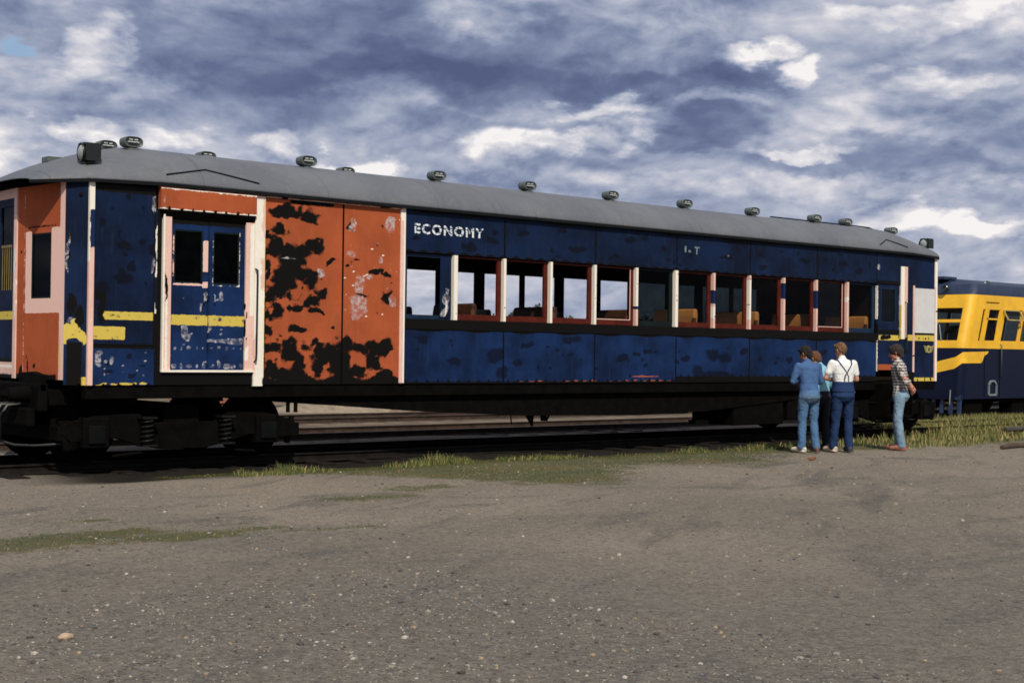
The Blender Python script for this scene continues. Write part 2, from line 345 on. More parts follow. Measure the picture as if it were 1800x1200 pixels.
# ================================================================ the ground
def fbm(x, y, s=1.0, o=4):
    return mnoise.fractal(Vector((x*s, y*s, 3.7)), 1.0, 2.0, o)
def grass_field(x, y):
    """0..1 where turf grows in the yard"""
    n = .55*fbm(x, y, .45, 5) + .30*fbm(x+9, y, 1.6, 4)
    g = -1.0
    # strip beside the track, wide in the middle
    edge = -.75 - 1.0*max(0, min(1, (x-2)/2.5)) - 2.4*math.exp(-((x-4.7)/1.5)**2) - .9*math.exp(-((x-8)/2.5)**2) - .3*math.exp(-((x-13)/3)**2)
    if x > .4: g = max(g, min((y-edge)*.8, (-.45-y)*3+.3, (x-.6)*.8) + .12)
    if x > 13: g = max(g, min((y+2.6)*.5, (x-13.4)*.5, (3.4-y)*1.0, 1))
    for cx, cy, rx, ry, a in ((-2.4, -5.25, 1.0, .32, .75), (-3.0, -5.55, .8, .4, .6), (-1.6, -5.7, .6, .24, .6), (-.9, -5.55, .55, .16, .5), (-.2, -5.85, .6, .12, .45), (.5, -5.95, .7, .09, .35), (-1.9, -4.32, .42, .15, .6), (-.41, -3.78, .4, .12, .45), (-.8, -5.2, .3, .10, .4), (1.26, -3.9, .5, .2, .3), (2.6, -3.25, .6, .25, .3)):
        d = math.sqrt(((x-cx)/rx)**2 + ((y-cy)/ry)**2); g = max(g, (1-d)*a*1.3)
    return max(0, min(1, .5 + g*.9 + n*.75)) if g > -.6 else 0.0
def hgt(x, y):
    d = math.hypot(x-4, y+4)
    return (.030*fbm(x, y, .25, 3) + .008*fbm(x, y, 1.4, 4))*max(0, min(1, (40-d)/15)) - (.012 if -1 < y < 4 else 0)
def make_ground():
    def ax(lo, hi, c, far):
        core = np.arange(lo, hi, .14).tolist(); g = []; s = .2; a = hi
        while a < far: a += s; s *= 1.22; g.append(a)
        l = []; s = .2; a = lo
        while a > -far: a -= s; s *= 1.22; l.append(a)
        return sorted(l+core+g)
    xs = ax(-8, 19, 0, 900); ys = ax(-14, 4.5, 0, 900); nx, ny = len(xs), len(ys)
    v = []; ga = []
    for y in ys:
        for x in xs:
            near = -9 < x < 40 and -15 < y < 8
            v.append((x, y, hgt(x, y) if near else 0)); ga.append(grass_field(x, y) if near else 0)
    f = [(j*nx+i, j*nx+i+1, (j+1)*nx+i+1, (j+1)*nx+i) for j in range(ny-1) for i in range(nx-1)]
    me = bpy.data.meshes.new('ground'); me.from_pydata(v, [], f)
    me.attributes.new('grass', 'FLOAT', 'POINT').data.foreach_set('value', ga)
    me.polygons.foreach_set('use_smooth', [True]*len(f))
    o = bpy.data.objects.new('ground', me); COL.objects.link(o); tag(o, kind='structure')
    Mt, n, b = bsdf('gravel yard'); P = pos(n); sp = n.node('ShaderNodeSeparateXYZ'); n.l.new(P, sp.inputs[0]); x, y = sp.outputs[0], sp.outputs[1]
    big = n.noise(P, .22, 6, .6, .4); mid = n.noise(n.vmath('MULTIPLY', P, (.5, 1.3, 1)), .9, 6, .6, .6); fine = n.noise(P, 34, 6, .75); grit = n.noise(P, 130, 3, .7)
    c = n.mix(n.step(big, .35, .65), (.186, .160, .124), (.270, .226, .172))
    c = n.mix(n.step(mid, .54, .70), c, (.128, .114, .094))
    # wheel ruts and damp streaks running along the yard
    ra = n.vmath('DOT_PRODUCT', P, (.86, .50, 0)); rb = n.vmath('DOT_PRODUCT', P, (-.50, .86, 0))
    rut = n.noise(n.xyz(n.math('MULTIPLY', ra, .30), n.math('MULTIPLY', rb, 1.5), 0), 1.0, 5, .6, .5)
    c = n.mix(n.math('MULTIPLY', n.step(rut, .54, .66), .60), c, (.090, .085, .078)); c = n.mix(n.math('MULTIPLY', n.step(rut, .44, .32), .35), c, (.225, .195, .155))
    # darker, greyer coal-stained gravel close to the camera
    yy = n.math('ADD', n.math('ADD', y, n.math('MULTIPLY', x, .32)), n.math('MULTIPLY', n.math('SUBTRACT', big, .5), 5))
    c = n.mix(n.math('MULTIPLY', n.step(yy, -6.5, -10.5), .6), c, (.142, .130, .114))
    vo = n.node('ShaderNodeTexVoronoi'); n.l.new(P, vo.inputs['Vector']); vo.inputs['Scale'].default_value = 60
    peb = n.node('ShaderNodeSeparateColor'); n.l.new(vo.outputs['Color'], peb.inputs[0])
    c = n.mix(n.math('MULTIPLY', n.step(peb.outputs[0], .55, 1.0), .45), c, (.27, .245, .21))
    c = n.mix(n.math('MULTIPLY', n.step(peb.outputs[1], .6, 1.0), .5), c, (.045, .042, .040))
    lump = n.noise(P, 9, 6, .7); c = n.mix(n.math('MULTIPLY', n.step(lump, .52, .75), .28), c, (.075, .068, .062)); c = n.mix(n.math('MULTIPLY', n.step(lump, .46, .28), .22), c, (.26, .23, .185))
    v2 = n.node('ShaderNodeTexVoronoi'); n.l.new(n.vmath('ADD', P, n.vmath('SCALE', n.xyz(fine, grit, 0), .05)), v2.inputs['Vector']); v2.inputs['Scale'].default_value = 30; p2 = n.node('ShaderNodeSeparateColor'); n.l.new(v2.outputs['Color'], p2.inputs[0])
    c = n.mix(n.math('MULTIPLY', n.step(p2.outputs[0], .66, .92), .26), c, (.31, .28, .23)); c = n.mix(n.math('MULTIPLY', n.step(p2.outputs[1], .62, .9), .28), c, (.050, .045, .040))
    c = n.mix(n.math('MULTIPLY', n.step(grit, .5, .8), .35), c, (.30, .275, .24))
    c = n.mix(n.math('MULTIPLY', n.step(fine, .55, .75), .4), c, (.050, .046, .043))
    # cinders and oil on the nearest track bed, blackened with the carriage's painted shade
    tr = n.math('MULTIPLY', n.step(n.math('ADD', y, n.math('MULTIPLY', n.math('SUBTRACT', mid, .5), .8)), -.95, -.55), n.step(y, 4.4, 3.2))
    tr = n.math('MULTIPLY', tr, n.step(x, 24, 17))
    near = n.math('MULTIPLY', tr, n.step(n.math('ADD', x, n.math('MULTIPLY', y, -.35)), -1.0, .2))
    cinder_shade = n.mix(n.step(fine, .45, .7), (.008, .007, .006), (.020, .017, .014))
    c = n.mix(n.math('MULTIPLY', near, .93), c, cinder_shade)
    # brown earth between the far tracks
    c = n.mix(n.math('MULTIPLY', n.step(y, 3.6, 5.0), .75), c, n.mix(n.step(mid, .4, .65), (.105, .075, .050), (.24, .19, .13)))
    # turf, browner in the middle
    g = n.attr('grass'); pt1 = n.noise(P, 3.2, 6, .7); pt2 = n.noise(P, 15, 5, .7)
    gf = n.step(n.math('ADD', n.math('ADD', g, n.math('MULTIPLY', n.math('SUBTRACT', pt1, .5), 1.5)), n.math('ADD', n.math('MULTIPLY', n.math('SUBTRACT', pt2, .5), 1.1), n.math('MULTIPLY', n.math('SUBTRACT', fine, .5), .7))), .50, .85)
    gc = n.mix(n.step(mid, .35, .65), (.045, .060, .020), (.095, .098, .032))
    br = n.step(n.noise(n.vmath('MULTIPLY', P, (.6, 1.6, 1)), 1.1, 5, .6), .50, .64); gc = n.mix(n.math('MULTIPLY', br, .8), gc, (.125, .085, .030))
    gc = n.mix(n.step(grit, .5, .75), gc, (.03, .034, .014))
    c = n.mix(n.math('MULTIPLY', gf, .72), c, gc)
    n.set(b.inputs['Base Color'], c); b.inputs['Roughness'].default_value = 1.0; b.inputs['Specular IOR Level'].default_value = .04
    bp = n.node('ShaderNodeBump'); bp.inputs['Strength'].default_value = .8; bp.inputs['Distance'].default_value = .014
    n.l.new(n.math('ADD', n.math('MULTIPLY', vo.outputs['Distance'], -1.0), n.math('ADD', fine, n.math('MULTIPLY', grit, .5))), bp.inputs['Height']); n.l.new(bp.outputs[0], b.inputs['Normal'])
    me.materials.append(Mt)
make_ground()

def blades(name, spots, mats, h, w):
    """spots: list of (x, y, height factor, material index)"""
    v = []; f = []; mi = []
    for x, y, k, q in spots:
        a = random.uniform(0, math.pi); hh = h*k*random.uniform(.6, 1.25); lx, ly = random.gauss(0, .28)*hh, random.gauss(0, .28)*hh; ww = w*random.uniform(.6, 1.4)
        dx, dy = math.cos(a)*ww/2, math.sin(a)*ww/2; z = hgt(x, y)-.004; b = len(v)
        v += [(x-dx, y-dy, z), (x+dx, y+dy, z), (x+lx*.35+dx*.8, y+ly*.35+dy*.8, z+hh*.55), (x+lx*.35-dx*.8, y+ly*.35-dy*.8, z+hh*.55), (x+lx, y+ly, z+hh)]
        f += [(b, b+1, b+2, b+3), (b+3, b+2, b+4)]; mi += [q, q]
    me = bpy.data.meshes.new(name); me.from_pydata(v, [], f)
    for mm in mats: me.materials.append(mm)
    me.polygons.foreach_set('material_index', mi); o = bpy.data.objects.new(name, me); COL.objects.link(o); return o
def leafmat(name, c):
    Mt, n, b = bsdf(name); P = pos(n); n.set(b.inputs['Base Color'], n.mix(n.noise(P, 3, 3), tuple(x*.6 for x in c), tuple(min(1, x*1.4) for x in c)))
    b.inputs['Roughness'].default_value = .7; b.inputs['Specular IOR Level'].default_value = .25; return Mt
GM = [leafmat('green grass blades', (.055, .085, .024)), leafmat('yellow green grass blades', (.15, .16, .045)), leafmat('dry straw blades', (.32, .25, .10)), leafmat('reddish weed blades', (.12, .06, .03))]
def make_grass():
    sp = []
    while len(sp) < 15000:                                   # low turf of the strip and the patches
        x, y = random.uniform(-4.5, 19), random.uniform(-6.3, -.4)
        if grass_field(x, y) + random.gauss(0, .14) > .66: sp.append((x, y, random.uniform(.5, 1.2), random.choice((0, 0, 0, 1, 3, 2) if fbm(x, y, .8, 3) > .05 else (0, 0, 0, 1))))
    tag(blades('turf', sp, GM, .022, .008), 'short green turf thinning out into the gravel', 'grass', kind='stuff')
    sp = []
    while len(sp) < 5200:                                   # taller fringe along the dark track edge
        x = random.uniform(1.6, 13.5); y = random.gauss(-.62, .10) - .25*max(0, 1-(x-1.6)/1.5); n = fbm(x, 1, .9, 4) + .18*math.exp(-((x-5.2)/.9)**2) + .12*math.exp(-((x-9.3)/.7)**2)
        if n > random.uniform(-.25, .35): sp.append((x, y, random.uniform(.25, .55)+max(0, n)*random.uniform(.2, 1.3), random.choice((0, 0, 1, 1, 2))))
    tag(blades('grass_fringe', sp, GM, .15, .010), 'uneven fringe of taller yellow green grass along the edge of the track', 'grass', kind='stuff')
    sp = []
    while len(sp) < 30000:                                   # rough grass by the second railcar
        x = random.uniform(13.5, 34); y = random.uniform(-2.2, 3.9); k = min(1, max(0, (y+2.6)/2.2))*min(1, max(.1, (x-13.2)/2.5))
        if x < 18.6 and y > -.2: continue
        if random.random() < k*(.55+.6*fbm(x, y, .7, 3)): sp.append((x, y, .3+k*.8, random.choice((0, 1, 1, 1, 2, 2))))
    tag(blades('rough_grass', sp, GM, .16, .018), 'rough yellow green grass in front of the yellow and blue railcar', 'grass', kind='stuff')
make_grass()
def make_pebbles():
    ico = bmesh.new(); bmesh.ops.create_icosphere(ico, subdivisions=1, radius=1); iv = [v.co.copy() for v in ico.verts]; fi = [[v.index for v in f.verts] for f in ico.faces]; ico.free()
    mb = MB()
    for i in range(15000):
        t = random.random()
        x, y = random.uniform(-6, 16), random.uniform(-14, -1.2)
        if i % 3 == 0: x, y = random.uniform(-6.5, -1), random.uniform(-12.8, -8)
        r = .0042*random.paretovariate(3.2); r = min(r, .017); mb.cur = random.choice((0, 1, 1, 1, 1, 1, 2, 3, 3, 3)); c = Vector((x, y, hgt(x, y)+r*.25))
        sx, sy, sz = random.uniform(.8, 1.5), random.uniform(.8, 1.4), random.uniform(.5, .9)
        mb.add([c + Vector((p.x*sx, p.y*sy, p.z*sz))*r*random.uniform(.85, 1.15) for p in iv], fi)
    ms = [simple('white quartz pebbles', (.42, .38, .31), .8), simple('grey pebbles', (.24, .215, .175), .9), simple('ochre pebbles', (.30, .22, .13), .9), simple('dark pebbles', (.06, .055, .05), .9)]
    tag(mb.build('pebbles', ms), 'scattered small pebbles on the gravel yard', 'pebbles', kind='stuff')
    mb = MB(); bm = bmesh.new(); bmesh.ops.create_icosphere(bm, subdivisions=3, radius=1)
    for v in bm.verts: v.co *= 1+.22*mnoise.noise(v.co*1.7+Vector((4, 0, 0))); v.co = Vector((-4.08+v.co.x*.042, -9.15+v.co.y*.03, hgt(-4.08, -9.15)+.012+v.co.z*.02))
    bm.verts.index_update(); mb.add([v.co for v in bm.verts], [[v.index for v in f.verts] for f in bm.faces]); bm.free()
    tag(mb.build('stone', simple('tan stone', (.42, .30, .20), .9, bump=.5), smooth=True), 'tan stone lying alone on the gravel in the lower left', 'stone')
    bk = MB(); bk.bar((10.10, -3.0, .018), (10.28, -2.92, .022), .09, .04)
    tag(bk.build('brick_shard', simple('brown brick shard', (.22, .09, .04), .9), bevel=.006), 'reddish brown broken brick on the thin grass left of the people', 'brick')
make_pebbles()

# ================================================================ tracks
def track(y, x0, x1, label, group='parallel railway tracks', z=.0, darkened=False):
    t = empty('railway_track', ((x0+x1)/2, y, 0), label, 'railway track', group)
    sm = simple('weathered sleeper timber', (.062, .050, .040), .9, var=.35, bump=.6)
    if darkened: sm = simple('shade-darkened sleeper timber', (.016, .013, .011), .9, var=.35, bump=.6, spec=.1)  # carriage shade painted into the sleeper and rail colours of this track
    rm = simple('shade-darkened rail steel', (.014, .011, .009), .7, var=.4, spec=.1) if darkened else M['steel']
    for s in (-.8, .8):
        mb = MB(); yy = y+s
        mb.prism([(yy-.07, z), (yy+.07, z), (yy+.065, z+.018), (yy+.012, z+.03), (yy+.012, z+.085), (yy+.034, z+.10), (yy+.034, z+.118), (yy-.034, z+.118), (yy-.034, z+.10), (yy-.012, z+.085), (yy-.012, z+.03), (yy-.065, z+.018)], x0, x1, 'x')
        mb.build('rail', rm, t)
    s0 = None; k = int((x1-x0)/.72)
    for i in range(min(k, 96)):
        x = x0+.3+i*.72
        if s0 is None:
            b = MB(); b.box(x-.12, x+.12, y-1.3, y+1.3, -.1, z+.004); s0 = b.build('sleeper', sm, t, bevel=.01)
        else:
            c = s0.copy(); COL.objects.link(c); c.parent = t; c.location = (i*.72, 0, random.uniform(-.004, .004)); c.rotation_euler = (0, 0, 0)
    return t
track(1.45, -14, 30, 'nearest railway track, carrying the patched blue and orange carriage', darkened=True)
track(5.45, -14, 50, 'second railway track, carrying the yellow and blue railcar')
track(10.2, -14, 52, 'farthest railway track, empty, seen beneath the carriage')

def mound(cx, cy, rx, ry, h, name, mat, seed):
    mb = MB(); n = 28; v = []; f = []
    for j in range(n+1):
        for i in range(n+1):
            a, b = i/n*2-1, j/n*2-1; r = math.hypot(a, b); z = h*max(0, 1-r*r)**1.2*(1+.35*fbm(a*2+seed, b*2, 1, 3)) - .02
            v.append((cx+a*rx, cy+b*ry, z))
    for j in range(n):
        for i in range(n): f.append((j*(n+1)+i, j*(n+1)+i+1, (j+1)*(n+1)+i+1, (j+1)*(n+1)+i))
    mb.add(v, f); o = mb.build(name, mat, smooth=True); return o
tag(mound(13.8, 14.5, 3.0, 1.2, .45, 'earth_bank', simple('pale earth', (.24, .19, .13), .9, bump=.6), 1), kind='structure')
tag(mound(21, 14.0, 5, 1.4, .4, 'earth_bank', simple('pale straw bank', (.27, .23, .13), .9, bump=.6), 5), kind='structure')
def planks():
    mm = [simple('red painted old timber', (.24, .085, .05), .8), simple('grey weathered timber', (.26, .20, .15), .9)]
    # a heap of old timbers beyond the tracks
    for i in range(9):
        a = R(-32+random.uniform(-9, 9)); cx, cy = 12.1+random.uniform(-.9, .9), 17.9+random.uniform(-.5, .5); z = .12+.10*(i % 4); L = random.uniform(1.0, 1.6)
        mb = MB(); mb.bar((cx-math.cos(a)*L, cy-math.sin(a)*L, z-.1), (cx+math.cos(a)*L, cy+math.sin(a)*L, z+.25), .2, .12)
        tag(mb.build('timber_beam', mm[i % 2], bevel=.01), ('faded red' if i % 2 == 0 else 'grey weathered') + ' timber beam in the heap seen through the gap over the left bogie', 'timber', 'timbers heaped beyond the tracks')
    for i in range(7):
        a = R(-50+random.uniform(-25, 25)); cx, cy = 13.6+i*.28, 12.3+random.uniform(-.5, .6); L = random.uniform(.35, .7)
        mb = MB(); mb.bar((cx-math.cos(a)*L, cy-math.sin(a)*L, .06), (cx+math.cos(a)*L, cy+math.sin(a)*L, .10+.25*random.random()), .12, .07)
        tag(mb.build('scrap_plank', mm[(i+1) % 2], bevel=.008), ('faded red' if i % 2 else 'grey weathered') + ' scrap plank lying beyond the tracks under the middle of the carriage', 'plank', 'scrap planks beyond the tracks')
planks()
lg = MB(); lg.tube([(15.25, -3.1, .03), (15.6, -3.05, .04), (16.2, -3.12, .04), (16.9, -3.2, .04)], [.035, .05, .045, .04], 12)
tag(lg.build('log', simple('brown log bark', (.07, .042, .026), .9, bump=.8), smooth=True), 'brown log lying at the right edge where the grass meets the gravel', 'log')
lg = MB(); lg.tube([(19.3, -.75, .12), (19.9, -.78, .13), (20.6, -.85, .12)], [.05, .055, .05], 12)
tag(lg.build('log', simple('dark weathered log', (.055, .048, .04), .9, bump=.8), smooth=True), 'dark grey log half hidden in the rough grass at the right edge', 'log')

# ================================================================ trees beyond
def tree(x, y, h, w, label, seed):
    r = random.Random(seed); t = empty('tree', (x, y, 0), label, 'tree', 'trees beyond the railway yard')
    mb = MB(); mb.tube([(x, y, -.1), (x+.1, y, h*.3), (x+r.uniform(-.3, .3), y, h*.6)], [.26, .2, .1], 8)
    for k in range(5):
        a = r.uniform(0, 6.28); mb.tube([(x, y, h*.25), (x+math.cos(a)*w*.3, y+math.sin(a)*w*.3, h*.6), (x+math.cos(a)*w*.45, y+math.sin(a)*w*.45, h*.8)], [.12, .08, .03], 6)
    mb.build('trunk', M['trunk'], t, smooth=True)
    cb = MB(); cl = [(x+r.gauss(0, w*.26), y+r.gauss(0, w*.26), h*r.uniform(.25, .84), r.uniform(.12, .24)*w) for _ in range(15)]
    for k in range(6000):
        cx, cy, cz, cr = r.choice(cl); d = Vector((r.gauss(0, 1), r.gauss(0, 1), r.gauss(0, .8))).normalized()*cr*r.uniform(.5, 1.08)
        c = Vector((cx, cy, cz)) + d; s = r.uniform(.14, .30); a = Vector((r.gauss(0, 1), r.gauss(0, 1), r.gauss(0, 1))).normalized(); b = a.orthogonal().normalized()*s; c2 = a.cross(b).normalized()*s*.6
        cb.cur = r.choice((0, 0, 1)); cb.add([c-b, c+c2, c+b, c-c2], [(0, 1, 2, 3)])
    cb.build('crown', [M['leaf1'], M['leaf2']], t)
M['trunk'] = simple('grey bark', (.13, .10, .08), .9); M['leaf1'] = leafmat('dark gum foliage', (.030, .048, .022)); M['leaf2'] = leafmat('olive gum foliage', (.060, .075, .032))
CX, CY = -7.18, -16.51
for i, (px, d, h, w, lb) in enumerate(((912, 118, 5.0, 6.0, 'round dark green tree seen through the third carriage window'), (846, 125, 4.6, 6, 'low dark tree seen through the second carriage window'),
        (993, 130, 4.6, 7, 'spreading dark tree seen through the fourth carriage window'), (1092, 122, 4.7, 7, 'dark tree seen through the fifth carriage window'), (752, 140, 4.6, 6, 'small tree seen through the first carriage window'),
        (12, 90, 3.2, 8, 'low green shrubby tree behind the coupling at the left edge'))):
    a = math.atan2(2970, 2500) - math.atan2(px-900, 2500); tree(CX+math.cos(a)*d, CY+math.sin(a)*d, h, w, lb, 40+i)
# ================================================================ the carriage
OB = [(2.74,3.4,0.265,0.071),(3.13,3.38,0.181,0.064),(2.63,3.16,0.116,0.076),(2.57,2.93,0.174,0.126),(2.87,2.87,0.268,0.127),(3.19,2.98,0.151,0.108),(2.87,2.72,0.238,0.115),(2.73,2.56,0.176,0.152),(2.99,2.6,0.209,0.077),(3.14,2.5,0.121,0.129),(2.73,2.38,0.176,0.127),(2.56,2.3,0.116,0.126),(3.3,2.33,0.107,0.065),(3.09,2.22,0.165,0.103),(2.59,2.07,0.116,0.114),(2.88,2.12,0.118,0.051),(3.27,2.08,0.085,0.039),(2.9,1.85,0.133,0.056),(2.51,1.81,0.101,0.055),(3.52,1.85,0.062,0.031),(2.77,1.67,0.132,0.076),(3.22,1.63,0.167,0.077),(2.51,1.59,0.144,0.075),(2.83,1.55,0.177,0.127),(3.67,1.66,0.141,0.105),(3.43,1.53,0.185,0.117),(2.95,1.4,0.119,0.153),(2.54,1.34,0.116,0.088),(3.28,1.37,0.122,0.155),(3.62,1.4,0.156,0.235),(3.93,1.61,0.159,0.066),(4.25,1.62,0.195,0.107),(4.15,1.46,0.113,0.186),(4.44,1.59,0.164,0.054),(2.75,1.24,0.325,0.089),(3.87,1.27,0.19,0.092),(4.38,1.24,0.131,0.094),(3.44,2.77,0.077,0.039),(2.44,2.62,0.057,0.126),(2.45,3.08,0.057,0.075),(3.76,3.25,0.044,0.037),(3.98,3.3,0.019,0.016),(4.22,3.01,0.032,0.027),(3.86,2.84,0.057,0.037),(3.74,2.78,0.031,0.031),(4.24,2.66,0.097,0.037),(4.39,2.61,0.082,0.037),(4.4,2.33,0.105,0.102),(3.98,2.3,0.07,0.04),(4.3,3.31,0.026,0.021),(4.3,2.1,0.023,0.021)]
OP = [(3.82,3.33,0.044,0.066),(3.79,3.25,0.063,0.039),(4.43,3.35,0.082,0.107),(3.93,2.48,0.079,0.132),(3.92,2.19,0.143,0.132),(3.87,2.06,0.063,0.066),(4.1,2.6,0.064,0.032),(4.5,2.26,0.066,0.081),(4.27,2.83,0.032,0.04),(3.78,2.9,0.063,0.039)]
BB = [(0.5,3.44,0.026,0.062),(0.25,3.28,0.022,0.021),(0.13,3.09,0.04,0.049),(0.37,2.95,0.022,0.044),(0.44,2.82,0.084,0.044),(0.69,2.87,0.038,0.044),(0.46,2.71,0.028,0.032),(0.42,2.52,0.047,0.044),(0.55,2.58,0.056,0.067),(0.43,2.42,0.112,0.07),(0.14,2.28,0.064,0.087),(0.68,3.27,0.019,0.044),(0.81,2.78,0.048,0.071),(0.71,2.37,0.019,0.027)]
BP = [(0.12,1.43,0.042,0.088),(0.16,1.5,0.028,0.026),(0.23,1.39,0.028,0.022),(0.31,1.41,0.023,0.055)]
BW = [(5.91,3.11,0.104,0.071),(6.3,3.23,0.133,0.046),(5.04,1.75,0.117,0.049),(5.6,1.41,0.102,0.045),(6.4,1.53,0.15,0.115),(6.8,1.39,0.109,0.052),(7.02,1.68,0.138,0.065),(6.52,1.26,0.117,0.09),(5.58,1.64,0.032,0.025),(7.48,1.39,0.035,0.032),(7.76,1.51,0.036,0.027),(7.47,1.66,0.028,0.021),(8.05,3.2,0.184,0.048),(7.72,3.47,0.108,0.037),(7.95,1.77,0.183,0.054),(9.06,1.48,0.136,0.061),(9.63,1.61,0.088,0.051),(9.37,1.56,0.087,0.034),(9.53,1.48,0.04,0.028),(10.57,1.49,0.118,0.052),(9.63,1.37,0.04,0.028),(10.87,1.32,0.107,0.058),(11.6,3.27,0.118,0.05),(11.87,3.43,0.094,0.034),(12.53,3.13,0.124,0.046),(11.25,1.57,0.186,0.083),(11.54,1.52,0.168,0.07),(12.05,1.61,0.129,0.057),(10.87,1.29,0.142,0.082),(14.88,3.32,0.124,0.049),(11.3,1.21,0.502,0.069),(11.83,3.56,0.386,0.062),
      (13.3,1.5,.1,.06),(14.2,1.62,.13,.05),(13.7,3.3,.12,.04),(15.35,3.2,.1,.06),(10.0,3.3,.06,.05),(9.2,3.42,.13,.04),(8.9,3.15,.06,.03)]
car = empty('railway_carriage', (9, 1.45, 0), 'long old railway carriage patched in navy, red oxide, pink and black primer, lettered ECONOMY', 'railway carriage')
P0, P1, ZB, ZT, WB, WT = 0.0, 17.95, 1.10, 3.62, 2.03, 2.99
def side(name, x0, x1, z0, z1, mat, fields=None, **k): return panel(name, (x0, 0), (x1, 0), z0, z1, mat, car, fields, u0=x0, **k)
def scat(n, x0, x1, z0, z1, r0=.012, r1=.05, seed=1):
    r = random.Random(seed); return [(r.uniform(x0, x1), r.uniform(z0, z1), r.uniform(r0, r1)*1.3, r.uniform(r0, r1)*.8) for _ in range(n)]
def eave(x, z): return np.clip(.5 + (z - (ZT-.045+.03*np.sin(x*2.3)*np.sin(x*5.1)))*14, 0, 1)
# chamfered front corner
panel('corner_panel', (-.22, .22), (-.02, .02), ZB, 3.58, 'blue', car, {
    'fk': mx(blobs([(.045, 2.62, .022, .10), (.07, 2.10, .07, .13), (.20, 1.94, .05, .14), (.02, 2.9, .03, .06)]), rects([(.04, .23, .9, 1.62)])),
    'fy': mx(blobs([(.06, 1.72, .16, .12), (.14, 1.86, .06, .10), (.2, 1.72, .06, .1)]), rects([(.20, .31, 1.05, 1.20)])),
    'fp': blobs([(.08, 1.88, .05, .06), (.02, 2.7, .02, .25)])}, thick=.03)
side('corner_post', -.015, .05, ZB, 3.57, 'pink', {'fb': rects([(-.02, .08, 2.78, 3.26)], 10), 'fw': mx(rects([(-.02, .06, 3.24, 3.6)]), rects([(-.02, .0, 2.6, 3.5)], 20))}, off=.02, thick=.06)
side('side_panel', .05, .86, 1.59, 3.56, 'blue', {
    'fd': blobs(BB, .8), 'fk': mx(blobs([(.16, 2.06, .05, .20), (.09, 2.2, .03, .1)]), rects([(.03, .9, 1.57, 1.61), (.84, .88, 1.5, 3.4)]), rects([(0, 1, 3.47, 3.6)], 9)),
    'fy': mx(rects([(.17, .90, 1.905, 2.005), (.03, .47, 1.66, 1.82)], 22)), 'fp': blobs([(.83, 3.35, .03, .12), (.82, 2.6, .02, .1)])})
side('side_panel', .05, .86, ZB, 1.585, 'blue_low', {'fd': blobs(scat(6, .1, .8, 1.2, 1.5, seed=3), .8), 'fk': mx(rects([(0, 1, 1.55, 1.6)]), hem(ZB, .0, .03, .2)), 'fp': blobs(BP+scat(14, .1, .8, 1.2, 1.55, .006, .02, 4)),
    'fy': blobs([(.17, 1.115, .08, .02), (.43, 1.11, .14, .018), (.6, 1.115, .05, .018), (.72, 1.115, .05, .018)]), 'fo': blobs([(.45, 1.10, .16, .025)])})
side('side_panel', .86, .945, ZB, 3.3, 'blue', {'fk': lambda x, z: np.where((x > .885) | (z < 2.0), 1, .35), 'fw': blobs([(.875, 2.9, .015, .22), (.873, 2.55, .012, .1), (.87, 1.9, .012, .25), (.875, 1.3, .012, .2)])}, off=-.002)
# double doors of the luggage bay under their orange hood
side('door_hood', .90, 2.26, 3.31, 3.575, 'oxide', {'fk': mx(blobs([(1.02+.16*i, 3.312, .02, .02) for i in range(8)])), 'fw': mx(rects([(.9, 2.3, 3.28, 3.322)]), rects([(.9, 2.3, 3.562, 3.6)], 9)), 'fp': blobs([(.95, 3.4, .012, .1)], .4)}, off=.06, thick=.085)
mb = MB(); mb.prism([(.0, 3.20), (-.055, 3.29), (-.055, 3.308), (.02, 3.308), (.02, 3.20)], .93, 2.25, 'x'); mb.build('hood_soffit', M['black'], car)
jam = side('door_jamb', .985, 1.075, 1.29, 3.22, 'pink', {'fk': lambda x, z: mx(blobs([(1.0, 2.32, .02, .18), (.99, 2.55, .02, .1)]))(x, z), 'fw': rects([(1.0, 1.03, 1.3, 2.3)])}, off=.012, thick=.05)
mb = MB(); mb.box(.955, .978, -.028, .03, 1.27, 3.27); mb.build('door_track', M['white'], car)
side('door_jamb', 2.135, 2.258, 1.27, 3.24, 'pink', {'fk': blobs([(2.145, 1.9, .01, .3)]), 'fw': mx(rects([(2.2, 2.27, 2.0, 3.2)]), blobs([(2.16, 1.5, .03, .1)]))}, off=.012, thick=.05)
mb = MB(); mb.box(.95, 2.258, -.034, .03, 1.262, 1.289); mb.build('door_sill', M['white'], car)
side('side_panel', .945, 2.26, ZB, 1.26, 'blue', {'fk': lambda x, z: np.ones_like(x)}, off=-.004)
def rivets(x0, x1, z, n, s): return [(x0+(x1-x0)*i/(n-1), z, s*random.uniform(.7, 1.8), s*random.uniform(.7, 1.8)) for i in range(n)]
